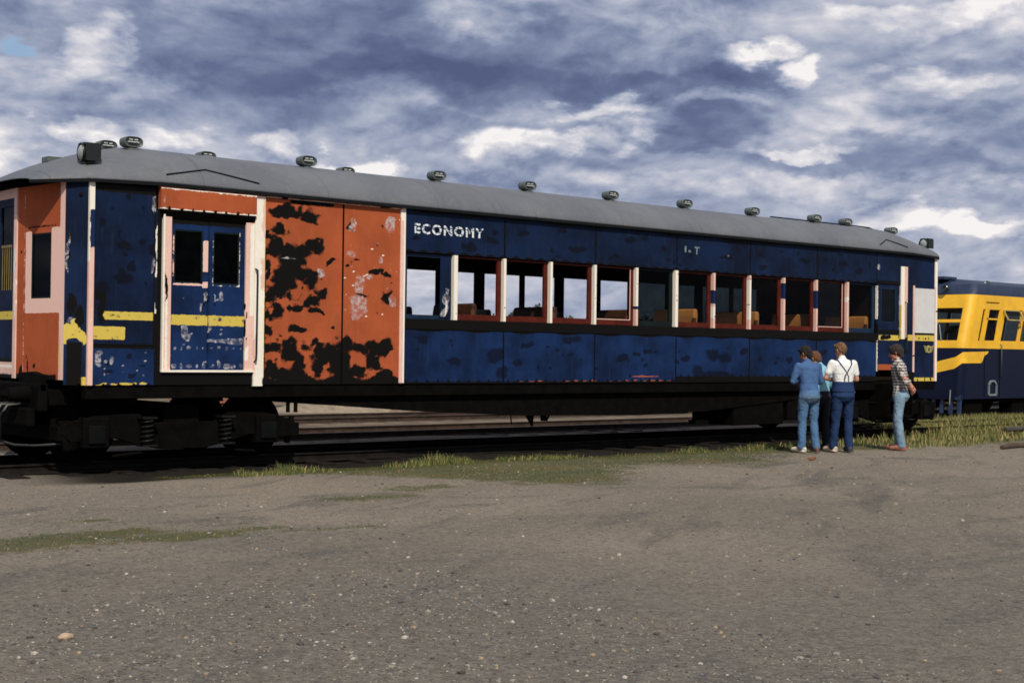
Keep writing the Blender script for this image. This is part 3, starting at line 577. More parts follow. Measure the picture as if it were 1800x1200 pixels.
def leaf(x0, x1, hx0, hx1, pinkside):
    w = []
    rv = rivets(x0+.06, x1-.05, 1.57, 5, .014) + rivets(x0+.06, x1-.05, 1.34, 5, .022)
    pk = [(hx1+.004, x1+.02, 2.34, 2.42), (hx1+.004, x1+.02, 2.55, 2.95), (hx0-.01, hx1+.04, 2.365, 2.392), (hx0-.02, hx0, 2.4, 3.0)] if pinkside else [(hx0-.012, hx1+.012, 2.375, 2.392), (hx1, hx1+.014, 2.39, 3.08), (hx0-.012, hx0, 2.39, 3.07)]
    d = side('luggage_door', x0, x1, 1.292, 3.20, 'blue_low', {
        'fn' if pinkside else 'fw': rects(pk, 26), 'fw' if pinkside else 'fx': rects([]),
        'fy': rects([(x0-.02, x1+.02, 1.86, 1.99)], 16), 'fk': mx(rects([(x0, x0+.018, 1.3, 3.2), (x1-.02, x1, 2.0, 2.36)], 20), rects([(x0-.1, x1+.1, 3.14, 3.3)])),
        'fp': blobs(rv + ([(1.28, 1.78, .05, .09), (1.33, 1.70, .04, .05), (1.56, 2.23, .03, .06), (1.50, 2.08, .015, .05)] if pinkside else [(1.75, 1.665, .28, .025), (2.0, 1.66, .12, .04), (1.79, 2.24, .03, .06), (1.64, 1.87, .02, .08), (1.9, 1.35, .05, .04)]) + scat(9, x0, x1, 1.35, 2.3, .006, .02, int(x0*10)), .9)},
        off=-.01, thick=.04, holes=[(hx0, hx1, 2.395, 3.07)])
    g = MB(); g.box(hx0, hx1, .03, .035, 2.395, 3.07); g.build('window_pane', M['dirty'], d)
    f = MB(); e = .018
    for a in ((hx0, hx1, 2.395, 2.395+e), (hx0, hx1, 3.07-e, 3.07), (hx0, hx0+e, 2.395+e, 3.07-e), (hx1-e, hx1, 2.395+e, 3.07-e)): f.box(a[0], a[1], .014, .042, a[2], a[3])
    f.build('window_frame', M['frame_green'], d); return d
d1 = leaf(1.08, 1.598, 1.12, 1.52, True); d2 = leaf(1.606, 2.13, 1.67, 2.05, False)
mb = MB(); mb.tube([(1.53, -.01, 2.26), (1.53, -.035, 2.25), (1.53, -.035, 2.17), (1.53, -.01, 2.16)], .007, 6); mb.build('door_handle', M['bright'], d1)
mb = MB(); mb.tube([(1.68, -.01, 2.26), (1.68, -.035, 2.25), (1.68, -.035, 2.17), (1.68, -.01, 2.16)], .007, 6); mb.build('door_handle', M['bright'], d2)
side('door_post', 2.262, 2.415, ZB-.02, 3.60, 'white', {'fn': mx(blobs([(2.40, 3.3, .03, .25), (2.385, 2.55, .03, .2), (2.27, 1.5, .03, .3)], .5)), 'fk': mx(rects([(2.40, 2.43, 1.05, 1.2)]), hem(ZB-.03, .0, .0)), 'fy': rects([(2.406, 2.42, 1.1, 3.6)], 30)}, off=.022, thick=.06)
mb = MB(); mb.tube([(2.275, -.022, 2.62), (2.275, -.075, 2.60), (2.275, -.08, 2.52), (2.275, -.075, 1.5), (2.275, -.06, 1.42), (2.275, -.022, 1.40)], .013, 8); mb.build('grab_rail', M['black_metal'], car, smooth=True)
# the two red oxide panels and their black primer
def lowblack(x, z): return np.clip(.5 + (1.215 + .05*np.sin(x*9) - z)*9, 0, 1)
side('side_panel', 2.415, 3.638, ZB, 3.57, 'oxide', {'fk': mx(blobs(OB, .75), lowblack, rects([(2.4, 2.445, 1.1, 2.9)], 9), rects([(2.8, 3.5, 3.52, 3.6)], 9)), 'fp': blobs([(2.8, 2.79, .12, .012), (3.3, 2.62, .06, .05)], .5)})
side('side_panel', 3.662, 4.615, ZB, 3.59, 'oxide', {'fk': mx(blobs(OB, .75), lowblack), 'fp': blobs(OP+scat(30, 3.7, 4.6, 1.9, 3.5, .005, .016, 8), .8), 'fw': blobs(scat(12, 3.7, 4.6, 2.0, 3.5, .008, .02, 12), .7)})
mb = MB(); mb.box(3.638, 3.662, -.006, .03, ZB, 3.58); mb.build('panel_strip', M['black'], car)
side('door_post', 4.615, 4.70, ZB, 3.63, 'pink', {'fw': mx(rects([(4.672, 4.71, 1.1, 3.7)], 22), blobs([(4.64, 3.5, .03, .1)])), 'fk': rects([(4.5, 4.8, 1.0, 1.115)])}, off=.014, thick=.05)
eo = side('eave_strip', .90, 4.62, 3.578, 3.63, 'oxide', {'fk': blobs([(1.35, 3.62, .07, .03), (1.5, 3.6, .05, .02), (1.7, 3.61, .03, .02), (1.95, 3.61, .05, .02), (2.2, 3.6, .06, .02), (2.45, 3.61, .05, .02), (2.7, 3.6, .06, .03), (3.0, 3.61, .09, .03), (3.7, 3.61, .06, .02), (4.35, 3.6, .1, .03)]), 'fw': rects([(2.42, 4.6, 3.574, 3.584)], 30)}, off=.028, thick=.06)
# passenger saloon: waist and letter boards
S_W, B_W = .023, .034
PX = [5.61+.939*i for i in range(11)]
SEAM = [4.70, 6.55, 8.44, 10.32, 12.20, 14.08, 15.93]
for i in range(6):
    a, b = SEAM[i]+.004, SEAM[i+1]-.004
    seam = [(a-.05, a+.012, 1, 4), (b-.012, b+.05, 1, 4)]
    side('letter_board', a, b, WT, ZT, 'blue', {'fd': mx(blobs([q for q in BW if q[1] > 2.9], .7), blobs(scat(4, a, b, 3.05, 3.5, .02, .06, 20+i), .5)), 'fk': mx(eave, rects(seam, 12), lambda x, z: np.clip(.5+(3.01+.02*np.cos(x*25)-z)*18, 0, 1)),
         'fp': blobs([], 1) if i != 3 else blobs([(11.6, 3.3, .03, .02)], .4)})
    side('waist_panel', a, b, ZB, 1.885, 'blue_low', {'fd': mx(blobs([q for q in BW if q[1] < 2], .8), blobs(scat(4, a, b, 1.2, 1.8, .015, .05, 40+i), .6)), 'fk': mx(rects(seam, 12), hem(ZB, .025 if i < 3 else .10, .05), lambda x, z: np.clip(.5+(z-1.865-.02*np.sin(x*7))*18, 0, 1)),
         'fo': blobs([] if i not in (1, 2) else [(6.9+.19*k, 1.118, .07, .02) for k in range(18) if k not in (3, 9)] + [(9.6, 1.20, .35, .012)], .9)})
side('window_sill', 4.70, 15.93, 1.885, WB, 'blue', {'fk': lambda x, z: np.ones_like(x)*.9, 'fy': blobs([(8.6, 1.925, .14, .018), (11.6, 1.925, .16, .012), (11.95, 1.925, .07, .01), (14.1, 1.93, .15, .013), (14.6, 1.93, .1, .012)])}, off=.012, thick=.07)
posts = [dict(w=[(0, 9)]), dict(b=[(2.35, 2.62), (2.78, 2.88)], w=[(0, 9)]), dict(b=[(2.60, 3.0), (2.38, 2.44)], w=[(0, 9)]), dict(b=[(2.55, 2.8)], w=[(2.0, 3.0)]), dict(b=[(2.3, 2.45)], w=[(2.35, 3.0)], n=1),
         dict(w=[(0, 9)], n=1), dict(b=[(2.45, 2.68)], w=[(2.2, 2.4)], n=1), dict(w=[(2.2, 2.9)], n=1), dict(b=[(2.6, 2.88)], n=1), dict(b=[(2.45, 2.78)], n=1), dict(n=1, w=[(2.6, 2.7)])]
for x, s in zip(PX, posts):
    f = {'fb': rects([(x-.1, x+.1, a, b) for a, b in s.get('b', [])], 20), 'fw': rects([(x-.1, x+.1, a, b) for a, b in s.get('w', [])], 12), 'fk': blobs(scat(3, x-.05, x+.05, 2.05, 2.95, .006, .014, int(x*9)))}
    w = B_W if x in (PX[0], PX[5]) else S_W
    side('window_post', x-w, x+w, WB, WT-.012, 'pink', f, off=.020, thick=.10, res=.012)
E2 = [(4.70, PX[0]-B_W)] + [(PX[i]+(B_W if i in (0, 5) else S_W), PX[i+1]-(B_W if i+1 == 5 else S_W)) for i in range(10)] + [(PX[10]+S_W, 15.92)]
kinds = ['frame_blue', 'wood_red', 'wood_red', 'wood_red', 'wood_red', 'frame_green', 'wood_red', 'wood_red', 'wood_red', 'wood_red', 'wood_red', 'frame_blue']
for i, (a, b) in enumerate(E2):
    a += .002; b -= .002; mb = MB(); lw, rw, bw, tw = (.075, .11, .06, .05) if i == 0 else (.035, .075, .085, .03)
    mb.box(a, b, .045, .085, WB, WB+bw); mb.box(a, b, .045, .085, WT-.012-tw, WT-.012); mb.box(a, a+lw, .045, .085, WB+bw, WT-.012-tw); mb.box(b-rw, b, .045, .085, WB+bw, WT-.012-tw)
    fr = mb.build('window', M[kinds[i]], car, bevel=.004)
    if i in (5, 6, 7, 8, 9, 10, 11):
        g = MB(); g.add([(a+lw, .064, WB+bw), (b-rw, .064, WB+bw), (b-rw, .064, WT-.012-tw), (a+lw, .064, WT-.012-tw)], [(0, 1, 2, 3)]); g.build('pane', M['glass'], fr)
    if i in (4, 10):
        g = MB(); e = .012; y0, y1 = .038, .044
        for q in ((a+lw, b-rw, WB+bw, WB+bw+e), (a+lw, a+lw+e, WB+bw+e, WT-.05), (b-rw-e, b-rw, WB+bw+e, WT-.05)): g.box(q[0], q[1], y0, y1, q[2], q[3])
        g.build('glazing_bead', M['pink'], fr)
# scrubbed white paint in the first bay
side('window_stile', 5.36, 5.55, 2.06, 2.95, 'blue', {'fp': blobs([(5.47, 2.25, .05, .16), (5.44, 2.13, .06, .06), (5.5, 2.42, .02, .08)]), 'fw': blobs([(5.47, 2.2, .02, .12)])}, off=-.03, thick=.01)
# end door and vestibule
side('door_header', 15.935, 16.86, 2.995, ZT, 'blue', {'fk': mx(eave, rects([(15.9, 16.9, 2.97, 3.06)], 12)), 'fp': blobs([(16.0, 3.3, .05, .06), (16.75, 3.1, .03, .15)], .4), 'fy': rects([(16.1, 16.86, 3.585, 3.64)], 20)}, off=.004)
dr = side('end_door', 15.98, 16.70, 1.32, 2.99, 'blue', {'fo': rects([(15.9, 16.8, 1.2, 1.43)], 30), 'fy': rects([(16.02, 16.7, 1.90, 2.0)], 20), 'fk': mx(blobs([(16.25, 1.95, .16, .035), (16.6, 1.7, .03, .1)]), rects([(15.9, 16.8, 2.02, 2.10)], 12)), 'fp': blobs([(16.7, 2.5, .02, .3)], .5)}, off=-.015, thick=.04, holes=[(16.09, 16.58, 2.24, 2.92)])
g = MB(); g.box(16.09, 16.58, .03, .034, 2.24, 2.92); g.build('window_pane', M['glass'], dr)
g = MB()
for q in ((16.09, 16.58, 2.24, 2.262), (16.09, 16.58, 2.898, 2.92), (16.09, 16.112, 2.262, 2.898), (16.558, 16.58, 2.262, 2.898)): g.box(q[0], q[1], .017, .04, q[2], q[3])
g.build('window_frame', M['frame_blue'], dr)
g = MB(); g.tube([(16.66, .01, 2.14), (16.66, -.03, 2.12), (16.66, -.03, 2.0), (16.66, .01, 1.98)], .008, 6); g.build('door_handle', M['bright'], dr)
side('door_post', 15.935, 15.975, 1.28, 2.99, 'frame_post' if 'frame_post' in M else 'blue', {'fk': lambda x, z: np.where((z > 1.95) & (z < 2.2), 1., .2), 'fw': rects([(15.93, 15.955, 2.3, 2.95), (15.93, 15.955, 1.3, 1.9)], 20)}, off=.012, thick=.05)
side('door_post', 16.705, 16.925, 1.93, 3.36, 'pink', {'fw': rects([(16.7, 16.82, 1.9, 3.4)], 20), 'fy': rects([(16.69, 16.725, 1.9, 2.6)], 20), 'fk': blobs([(16.88, 1.95, .05, .02)])}, off=.018, thick=.05)
mb = MB(); mb.tube([(16.84, -.018, 2.66), (16.84, -.07, 2.64), (16.84, -.07, 1.72), (16.84, -.018, 1.70)], .012, 8); mb.build('grab_rail', M['black_metal'], car, smooth=True)
side('vestibule_panel', 16.71, 17.9, ZB, ZT, 'blue', {'fk': mx(eave, blobs([(17.15, 3.0, .05, .05), (17.55, 1.13, .02, .04), (17.75, 1.13, .02, .04), (17.3, 1.14, .02, .03), (17.5, 1.95, .02, .02), (17.6, 1.95, .02, .02), (17.7, 1.95, .02, .02), (17.35, 1.95, .02, .02)]), rects([(16.7, 17.2, 1.0, 1.3)], 9)),
    'fy': mx(rects([(16.93, 17.87, 1.905, 2.02), (17.1, 17.9, 1.09, 1.17)], 20))}, off=-.002)
side('thin_post', 17.13, 17.18, 1.28, 3.0, 'pink', {'fk': blobs([(17.16, 1.6, .03, .02)])}, off=.012, thick=.03)
mb = MB(); mb.box(17.185, 17.86, -.02, .0, 2.06, 2.95); mb.build('notice_board', simple('plain white board', (.62, .62, .60), .6, var=.05), car, bevel=.004)
side('corner_post', 17.87, 17.95, ZB, ZT-.02, 'white', {'fn': rects([(17.86, 17.9, 1.0, 3.0)], 20), 'fk': blobs([(17.93, 2.5, .03, .02)])}, off=.018, thick=.07)
# winged emblem
e = MB()
for k in range(4):
    t = k*.035; e.prism([(17.50+t*.5, 1.815-t), (17.62, 1.795-t), (17.62, 1.775-t), (17.50+t*.5+.02, 1.79-t)], -.0085, -.0045); e.prism([(17.86-t*.5, 1.815-t), (17.74, 1.795-t), (17.74, 1.775-t), (17.86-t*.5-.02, 1.79-t)], -.0085, -.0045)
e.lathe((17.68, -.002, 1.74), (0, -1, 0), [(.001, .009), (.045, .009), (.075, .009), (.078, .0)], 20); e.build('winged_emblem', simple('faded yellow emblem paint', (.42, .37, .13), .7), car)
e = MB(); e.prism([(17.645, 1.77), (17.665, 1.77), (17.68, 1.72), (17.695, 1.77), (17.715, 1.77), (17.69, 1.695), (17.67, 1.695)], -.0145, -.0112); e.build('emblem_letter', M['black'], car)

# lettering
def lettmat():
    Mt, n, b = bsdf('worn white letter paint'); P = pos(n); f = n.step(n.noise(P, 22, 3, .6), .40, .50)
    n.set(b.inputs['Base Color'], n.mix(f, (.05, .085, .16), (.80, .84, .84))); b.inputs['Roughness'].default_value = .6; return Mt
LM = lettmat()
def text(name, s, x, z, h, width, mat, y=-.0065, cuts=()):
    cu = bpy.data.curves.new(name, 'FONT'); cu.body = s; cu.size = h/.70; cu.extrude = .0015; cu.offset = h*.045; cu.space_character = 1.25
    o = bpy.data.objects.new(name, cu); COL.objects.link(o); bpy.context.view_layer.update()
    me = bpy.data.meshes.new_from_object(o.evaluated_get(bpy.context.evaluated_depsgraph_get())); bpy.data.objects.remove(o)
    xs = [v.co.x for v in me.vertices]; k = width/(max(xs)-min(xs)); x_0 = min(xs)
    for v in me.vertices: c = v.co.copy(); v.co = (x+(c.x-x_0)*k-9, y-c.z-1.45, z+c.y)
    me.materials.clear(); me.materials.append(mat); bm = bmesh.new(); bm.from_mesh(me)
    for (ca, cb) in cuts:   # paint lost in bands
        for zz, keep in ((ca, -1), (cb, 1)):
            bmesh.ops.bisect_plane(bm, geom=bm.verts[:]+bm.edges[:]+bm.faces[:], plane_co=(0, 0, zz), plane_no=(0, 0, 1))
        bmesh.ops.delete(bm, geom=[f for f in bm.faces if ca < f.calc_center_median().z < cb], context='FACES')
    bm.to_mesh(me); bm.free(); ob = bpy.data.objects.new(name, me); COL.objects.link(ob); ob.parent = car; return ob
text('lettering', 'ECONOMY', 4.86, 3.262, .135, 1.27, LM, cuts=[(3.356, 3.368)])
FM = simple('ghost of old letter paint', (.17, .22, .24), .7, var=.5, scale=30)
text('old_number', '1', 10.50, 3.30, .10, .04, FM); text('old_number', 'a', 10.59, 3.30, .06, .07, FM); text('old_number', 'T', 10.74, 3.28, .12, .12, FM)

# front end: angled facet with a window, and the gangway door
ea, eb = (-.38, 1.32), (-.22, .22); LE = math.hypot(.16, 1.10); A1 = LE-.95
hole = (.33, .80, 2.16, 2.97)
en = panel('end_panel', ea, eb, 1.16, 3.57, 'oxide', car, {
    'fn': mx(rects([(.20, 1.2, 1.98, 2.17), (.20, .335, 2.0, 3.0), (.80, 1.2, 2.0, 3.03), (1.00, 1.2, 1.0, 3.6), (.165, .18, 1.2, 3.55)], 22)), 'fk': mx(rects([(.25, .9, 3.045, 3.065), (0, .95, 1.1, 1.22)], 16), blobs([(.09, 2.75, .02, .02), (.45, 1.33, .03, .03), (.3, 1.3, .02, .1), (.12, 1.25, .04, .08), (.25, 1.4, .01, .1)])),
    'fw': rects([(1.06, 1.2, 1.1, 3.6)], 14), 'fy': blobs([(1.02, 1.5, .012, .3)])}, thick=.03, holes=[hole])
d = (Vector(eb)-Vector(ea)).normalized()
def epos(u, dep=0): return Vector((ea[0]+d.x*u, ea[1]+d.y*u)) + Vector((-d.y, d.x))*dep
g = MB(); p, q = epos(hole[0], .02), epos(hole[1], .02); g.bar((p.x, p.y, 2.565), (q.x, q.y, 2.565), .004, .81); wn = g.build('end_window', M['dirty'], en)
g = MB()
for (u0_, u1_, z0_, z1_) in ((hole[0], hole[1], 2.16, 2.18), (hole[0], hole[1], 2.95, 2.97), (hole[0], hole[0]+.02, 2.18, 2.95), (hole[1]-.02, hole[1], 2.18, 2.95)):
    p, q = epos(u0_, .015), epos(u1_, .015); g.bar((p.x, p.y, (z0_+z1_)/2), (q.x, q.y, (z0_+z1_)/2), .018, z1_-z0_)
g.build('window_frame', M['frame_green'], en)
def end_door():
    dd = panel('gangway_door', (-.39, 1.95), (-.39, 1.42), 1.36, 3.45, 'blue', car, {'fy': rects([(-.1, .6, 1.905, 2.01)], 25), 'fk': rects([(0, .6, 1.3, 1.41)])}, thick=.03, holes=[(.08, .46, 2.28, 3.35)])
    g = MB(); g.box(-.372, -.368, 1.49, 1.87, 2.28, 3.35); g.build('window_pane', M['dirty'], dd)
    g = MB(); g.box(-.385, -.365, 1.49, 1.87, 2.83, 2.86)
    for k in range(5): g.tube([(-.38, 1.53+k*.075, 2.28), (-.38, 1.53+k*.075, 2.83)], .007, 6)
    g.build('window_bars', simple('brass window bars', (.25, .17, .06), .4, metal=.4), dd)
    for A_, B_ in (((-.395, 1.42), (-.395, 1.325)), ((-.395, 2.05), (-.395, 1.95))): panel('door_jamb', A_, B_, 1.16, 3.57, 'pink', car, {'fw': blobs([(.05, 2.4, .03, .5)], .5)}, thick=.045)
    panel('door_lintel', (-.395, 1.95), (-.395, 1.42), 3.45, 3.57, 'pink', car, {}, thick=.045); panel('door_threshold', (-.395, 1.95), (-.395, 1.42), 1.16, 1.36, 'pink', car, {'fk': rects([(-.1, .6, 1.1, 1.21)]), 'fw': rects([(-.1, .6, 1.29, 1.33)])}, thick=.045)
end_door()
panel('end_panel', (-.22, 2.68), (-.38, 2.05), 1.16, 3.57, 'oxide', car, {}, thick=.03)
panel('corner_panel', (0, 2.9), (-.22, 2.68), ZB, 3.57, 'blue', car, {}, thick=.03)
# far end
for A_, B_ in (((17.95, 0), (18.17, .22)), ((18.17, .22), (18.30, 1.45)), ((18.30, 1.45), (18.17, 2.68)), ((18.17, 2.68), (17.95, 2.9))): panel('end_panel', A_, B_, ZB, 3.58, 'blue', car, {}, thick=.03, res=.05)

# far side wall with its own row of windows
fb = MB(); fb.box(-.02, 17.95, 2.865, 2.9, ZB, WB); fb.box(-.02, 17.95, 2.865, 2.9, WT-.05, 3.60)
xs = [-.02, 4.75] + [v for p in PX[:8] for v in (p-.06, p+.06)]
fb.box(-.02, 4.95, 2.865, 2.9, WB, WT-.05)
for i, p in enumerate(PX): fb.box(p-(.16 if i % 2 else .06), p+(.06 if i % 2 else .05), 2.865, 2.9, WB, WT-.05)
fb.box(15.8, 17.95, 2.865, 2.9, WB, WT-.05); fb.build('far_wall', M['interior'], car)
for i in range(len(PX)):
    if PX[i] > 12.0:
        a, b = PX[i]+.05, (PX[i+1]-.06 if i < 10 else 15.8); g = MB(); g.box(a, b, 2.88, 2.884, WB, WT-.05); g.build('pane', M['dirty'], car)
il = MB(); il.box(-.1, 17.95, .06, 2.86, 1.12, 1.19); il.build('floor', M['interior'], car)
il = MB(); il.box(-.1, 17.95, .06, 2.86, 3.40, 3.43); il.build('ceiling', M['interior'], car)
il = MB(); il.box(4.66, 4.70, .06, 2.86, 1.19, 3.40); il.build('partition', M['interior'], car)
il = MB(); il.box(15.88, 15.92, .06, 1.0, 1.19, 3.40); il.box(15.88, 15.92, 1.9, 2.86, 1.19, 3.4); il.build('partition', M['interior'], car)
def seat_shape(x, y0, y1, top):
    g = MB(); g.prism([(x-.05, 1.62), (x+.05, 1.62), (x+.10, top-.10), (x+.09, top-.02), (x+.05, top), (x+.01, top-.02), (x-.01, top-.12)], y0, y1); return g
def seats():
    dim = simple('dimmed brown seat leather', (.045, .018, .008), .5, spec=.2); lt = M['seat']; proto = {}  # dimmer light on the left seats put into this darker leather
    for i in range(7):
        x = 6.05 + i*1.62; mat = dim if i < 3 else lt; key = mat.name
        if key not in proto:
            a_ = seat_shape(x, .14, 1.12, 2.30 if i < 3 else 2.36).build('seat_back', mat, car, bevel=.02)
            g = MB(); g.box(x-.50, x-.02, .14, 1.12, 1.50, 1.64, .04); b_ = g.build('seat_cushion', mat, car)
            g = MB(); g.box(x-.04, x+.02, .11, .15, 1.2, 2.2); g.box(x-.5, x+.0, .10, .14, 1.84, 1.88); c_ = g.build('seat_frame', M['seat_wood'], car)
            d_ = seat_shape(x, 1.78, 2.76, 2.28).build('seat_back', dim, car, bevel=.02); proto[key] = (x, (a_, b_, c_, d_))
        else:
            x0, obs = proto[key]
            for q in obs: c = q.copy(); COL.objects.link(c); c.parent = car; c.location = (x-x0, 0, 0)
seats()
b = MB(); b.prism([(16.2, 1.2), (17.1, 1.2), (17.1, 2.95), (16.9, 2.95), (16.2, 2.35)], 1.2, 1.24); b.build('vestibule_partition', simple('varnished vestibule timber', (.48, .26, .07), .4), car)

# roof
def roof_pt(X, u, lift=0.0):
    e = max(0.0, .95-X, X-17.0); t = min(1, e/1.58); s = max(0, 1-t**1.3)**.72 if e > 0 else 1.0
    w = 1.51; c = max(0.0, -.02-X, X-17.97); w -= min(.6, (c/.55)**1.0*.48 + (.0 if c == 0 else .02))
    Y = 1.45 + w*u; z = 3.635 - .05*t + .575*s*max(0, 1-abs(u)**2.2)**.6
    return Vector((X, Y, z+lift))
def make_roof():
    xs = sorted(set([-.58, -.55, -.48, -.4, -.3, -.2, -.12, -.06, -.02] + [round(v, 3) for v in np.linspace(0, 1, 17)] + [round(v, 3) for v in np.linspace(1, 17, 33)] + [round(v, 3) for v in np.linspace(17, 18, 17)] + [18.05, 18.12, 18.2, 18.3, 18.4, 18.48, 18.53]))
    us = [math.sin(math.pi/2*k/24)*(1 if 1 else 0) for k in range(-24, 25)]; v = [roof_pt(X, u) for X in xs for u in us]; n = len(us)
    f = [(i*n+k, (i+1)*n+k, (i+1)*n+k+1, i*n+k+1) for i in range(len(xs)-1) for k in range(n-1)]
    mb = MB(); mb.add(v, f); o = mb.build('roof', M['roof'], car, smooth=True); sm = o.modifiers.new('thickness', 'SOLIDIFY'); sm.thickness = .03; sm.offset = -1
    # drip edge along both eaves and round the ends
    ring = [roof_pt(X, -1) for X in xs] + [roof_pt(xs[-1], u) for u in us[1:]] + [roof_pt(X, 1) for X in xs[::-1][1:]] + [roof_pt(xs[0], u) for u in us[::-1][1:]]
    ring = [Vector((p.x, p.y, p.z-.018)) for p in ring]; g = MB(); n2 = len(ring)
    for q in ring: g.v += [(q.x, q.y, q.z+.012)]
    inner = [q + (Vector((9, 1.45, q.z))-q).normalized()*.0 for q in ring]
    g = MB(); vs = []; cen = Vector((9, 1.45, 0))
    for q in ring:
        oy = -.004 if q.y < 1.45 else .004; vs += [(q.x, q.y+oy, q.z+.014), (q.x, q.y+oy, q.z-.022), (q.x, q.y-oy*5, q.z-.022), (q.x, q.y-oy*5, q.z+.014)]
    fs = []
    for i in range(n2-1):
        for k in range(4): fs.append((i*4+k, i*4+(k+1) % 4, (i+1)*4+(k+1) % 4, (i+1)*4+k))
    g.add(vs, fs); g.build('drip_edge', M['gutter'], o)
    def surf(X, Z):  # point on the near slope at height Z
        lo, hi = -1.0, 0.0
        for _ in range(40):
            md = (lo+hi)/2
            if roof_pt(X, md).z < Z: lo = md
            else: hi = md
        return roof_pt(X, lo)
    for x0, xm, x1 in ((.98, 1.58, 2.31), (15.98, 16.34, 16.9)):
        g = MB()
        for (xa, za, xb, zb) in ((x0, 3.74, xm, 3.865), (xm, 3.865, x1, 3.74)):
            pts = [surf(xa+(xb-xa)*k/8, za+(zb-za)*k/8)+Vector((0, -.008, .006)) for k in range(9)]; g.tube(pts, .009, 6)
        g.build('rain_strip', M['gutter'], o)
    # ventilators
    vx = [(.86, -.47), (3.50, -.47), (5.80, -.47), (7.62, -.47), (9.46, -.47), (11.28, -.47), (13.1, -.47), (14.93, -.47), (17.42, -.47), (.97, .20), (2.46, .20), (4.82, .20), (16.45, -.2), (7.6, .5), (9.5, .5), (11.3, .5), (13.1, .5)]
    v0 = None
    for i, (X, u) in enumerate(vx):
        p = roof_pt(X, u); VS = .72
        if v0 is None:
            g = MB(); prof = []   # flattened drum lying along the roof, its flank cut by an oval mouth
            N_, K = 28, 10
            def shell(cy, sy, sx, sz, half): pass
            rings = []
            for (yy, sc_) in ((-.15, .80), (-.165, .93), (-.14, 1.0), (.14, 1.0), (.165, .93), (.15, .8)):
                rings.append([(p.x + VS*.185*sc_*(abs(math.cos(a))**.7)*math.copysign(1, math.cos(a)), p.y+yy*.5, p.z+.085 + 1.2*VS*.082*(sc_*.92+.08)*(abs(math.sin(a))**.75)*math.copysign(1, math.sin(a))) for a in [2*math.pi*k/N_ for k in range(N_)]])
            vs = [q for r in rings for q in r]; fs = [(j*N_+k, j*N_+(k+1) % N_, (j+1)*N_+(k+1) % N_, (j+1)*N_+k) for j in range(len(rings)-1) for k in range(N_)]
            g.add(vs, fs)
            def oval(yy, sx, sz): return [(p.x+VS*sx*(abs(math.cos(a))**.7)*math.copysign(1, math.cos(a)), p.y+yy*.5, p.z+.085+1.2*VS*sz*(abs(math.sin(a))**.75)*math.copysign(1, math.sin(a))) for a in [2*math.pi*k/N_ for k in range(N_)]]
            a_, b_ = oval(-.15, .148, .064), oval(-.09, .12, .05); g.add(a_+b_, [(k, (k+1) % N_, N_+(k+1) % N_, N_+k) for k in range(N_)]+[tuple(range(N_, 2*N_))])
            a_, b_ = oval(.15, .148, .064), oval(.09, .12, .05); g.add(a_+b_, [(k, (k+1) % N_, N_+(k+1) % N_, N_+k) for k in range(N_)]+[tuple(range(N_, 2*N_))])
            g.lathe((p.x, p.y, p.z-.08), (0, 0, 1), [(.09, 0), (.09, .08), (.06, .09), (.06, .105)], 20)
            v0 = g.build('ventilator', M['galv'], o, smooth=True)
            sl = MB(); sl.box(p.x-.075, p.x+.075, p.y-.078, p.y-.06, p.z+.078, p.z+.092); sl.box(p.x-.06, p.x-.01, p.y-.074, p.y-.06, p.z+.108, p.z+.124); sl.box(p.x+.015, p.x+.06, p.y-.074, p.y-.06, p.z+.108, p.z+.124); vs0 = sl.build('vent_slat', M['ventslat'], o); vp = p
        else:
            for q in (v0, vs0):
                c = q.copy(); COL.objects.link(c); c.parent = o; c.location = p-vp
    # lamps on the roof corners
    def lamp(X, Y, z, dirx, s=1.0):
        g = MB(); g.lathe((X, Y, z+.17*s), (dirx, .10, 0), [(.001, -.13*s), (.06*s, -.125*s), (.10*s, -.09*s), (.118*s, -.02*s), (.125*s, .10*s), (.135*s, .12*s), (.13*s, .135*s), (.115*s, .13*s)], 24)
        g.box(X-.12*s, X+.12*s, Y-.11*s, Y+.11*s, z+.265*s, z+.30*s, .006); g.box(X-.105*s, X+.105*s, Y-.125*s, Y-.10*s, z+.06*s, z+.27*s); g.tube([(X, Y, z+.08*s), (X, Y, z-.10)], [.05*s, .03*s], 10); g.box(X-.07, X+.07, Y-.05, Y+.05, z-.06, z-.02)
        h = g.build('headlight', M['black_metal'], o, smooth=True)
        g = MB(); dv = Vector((dirx, .10, 0)).normalized(); g.lathe((X, Y, z+.17*s), dv, [(.112*s, .11*s), (.09*s, .135*s), (.05*s, .15*s), (.001, .155*s)], 24); g.build('lens', simple('frosted lamp lens', (.35, .38, .36), .15), h, smooth=True)
    a = roof_pt(.10, -.78); lamp(.10, a.y, a.z-.035, -1, .92); a = roof_pt(18.05, -.80); lamp(18.05, a.y, a.z-.025, -1, .85)
    g = MB(); a = roof_pt(.22, -.2); b_ = roof_pt(.02, -.1); g.box(-.06, .14, 1.2, 1.4, b_.z-.03, b_.z+.045, .01)
    g.build('roof_hatch', M['galv'], o)
    g = MB()
    for q in (-.30, -.26): g.tube([roof_pt(X, q, .02) for X in np.linspace(14.0, 17.2, 20)], .012, 6)
    g.build('roof_conduit', M['gutter'], o)
    return o
make_roof()

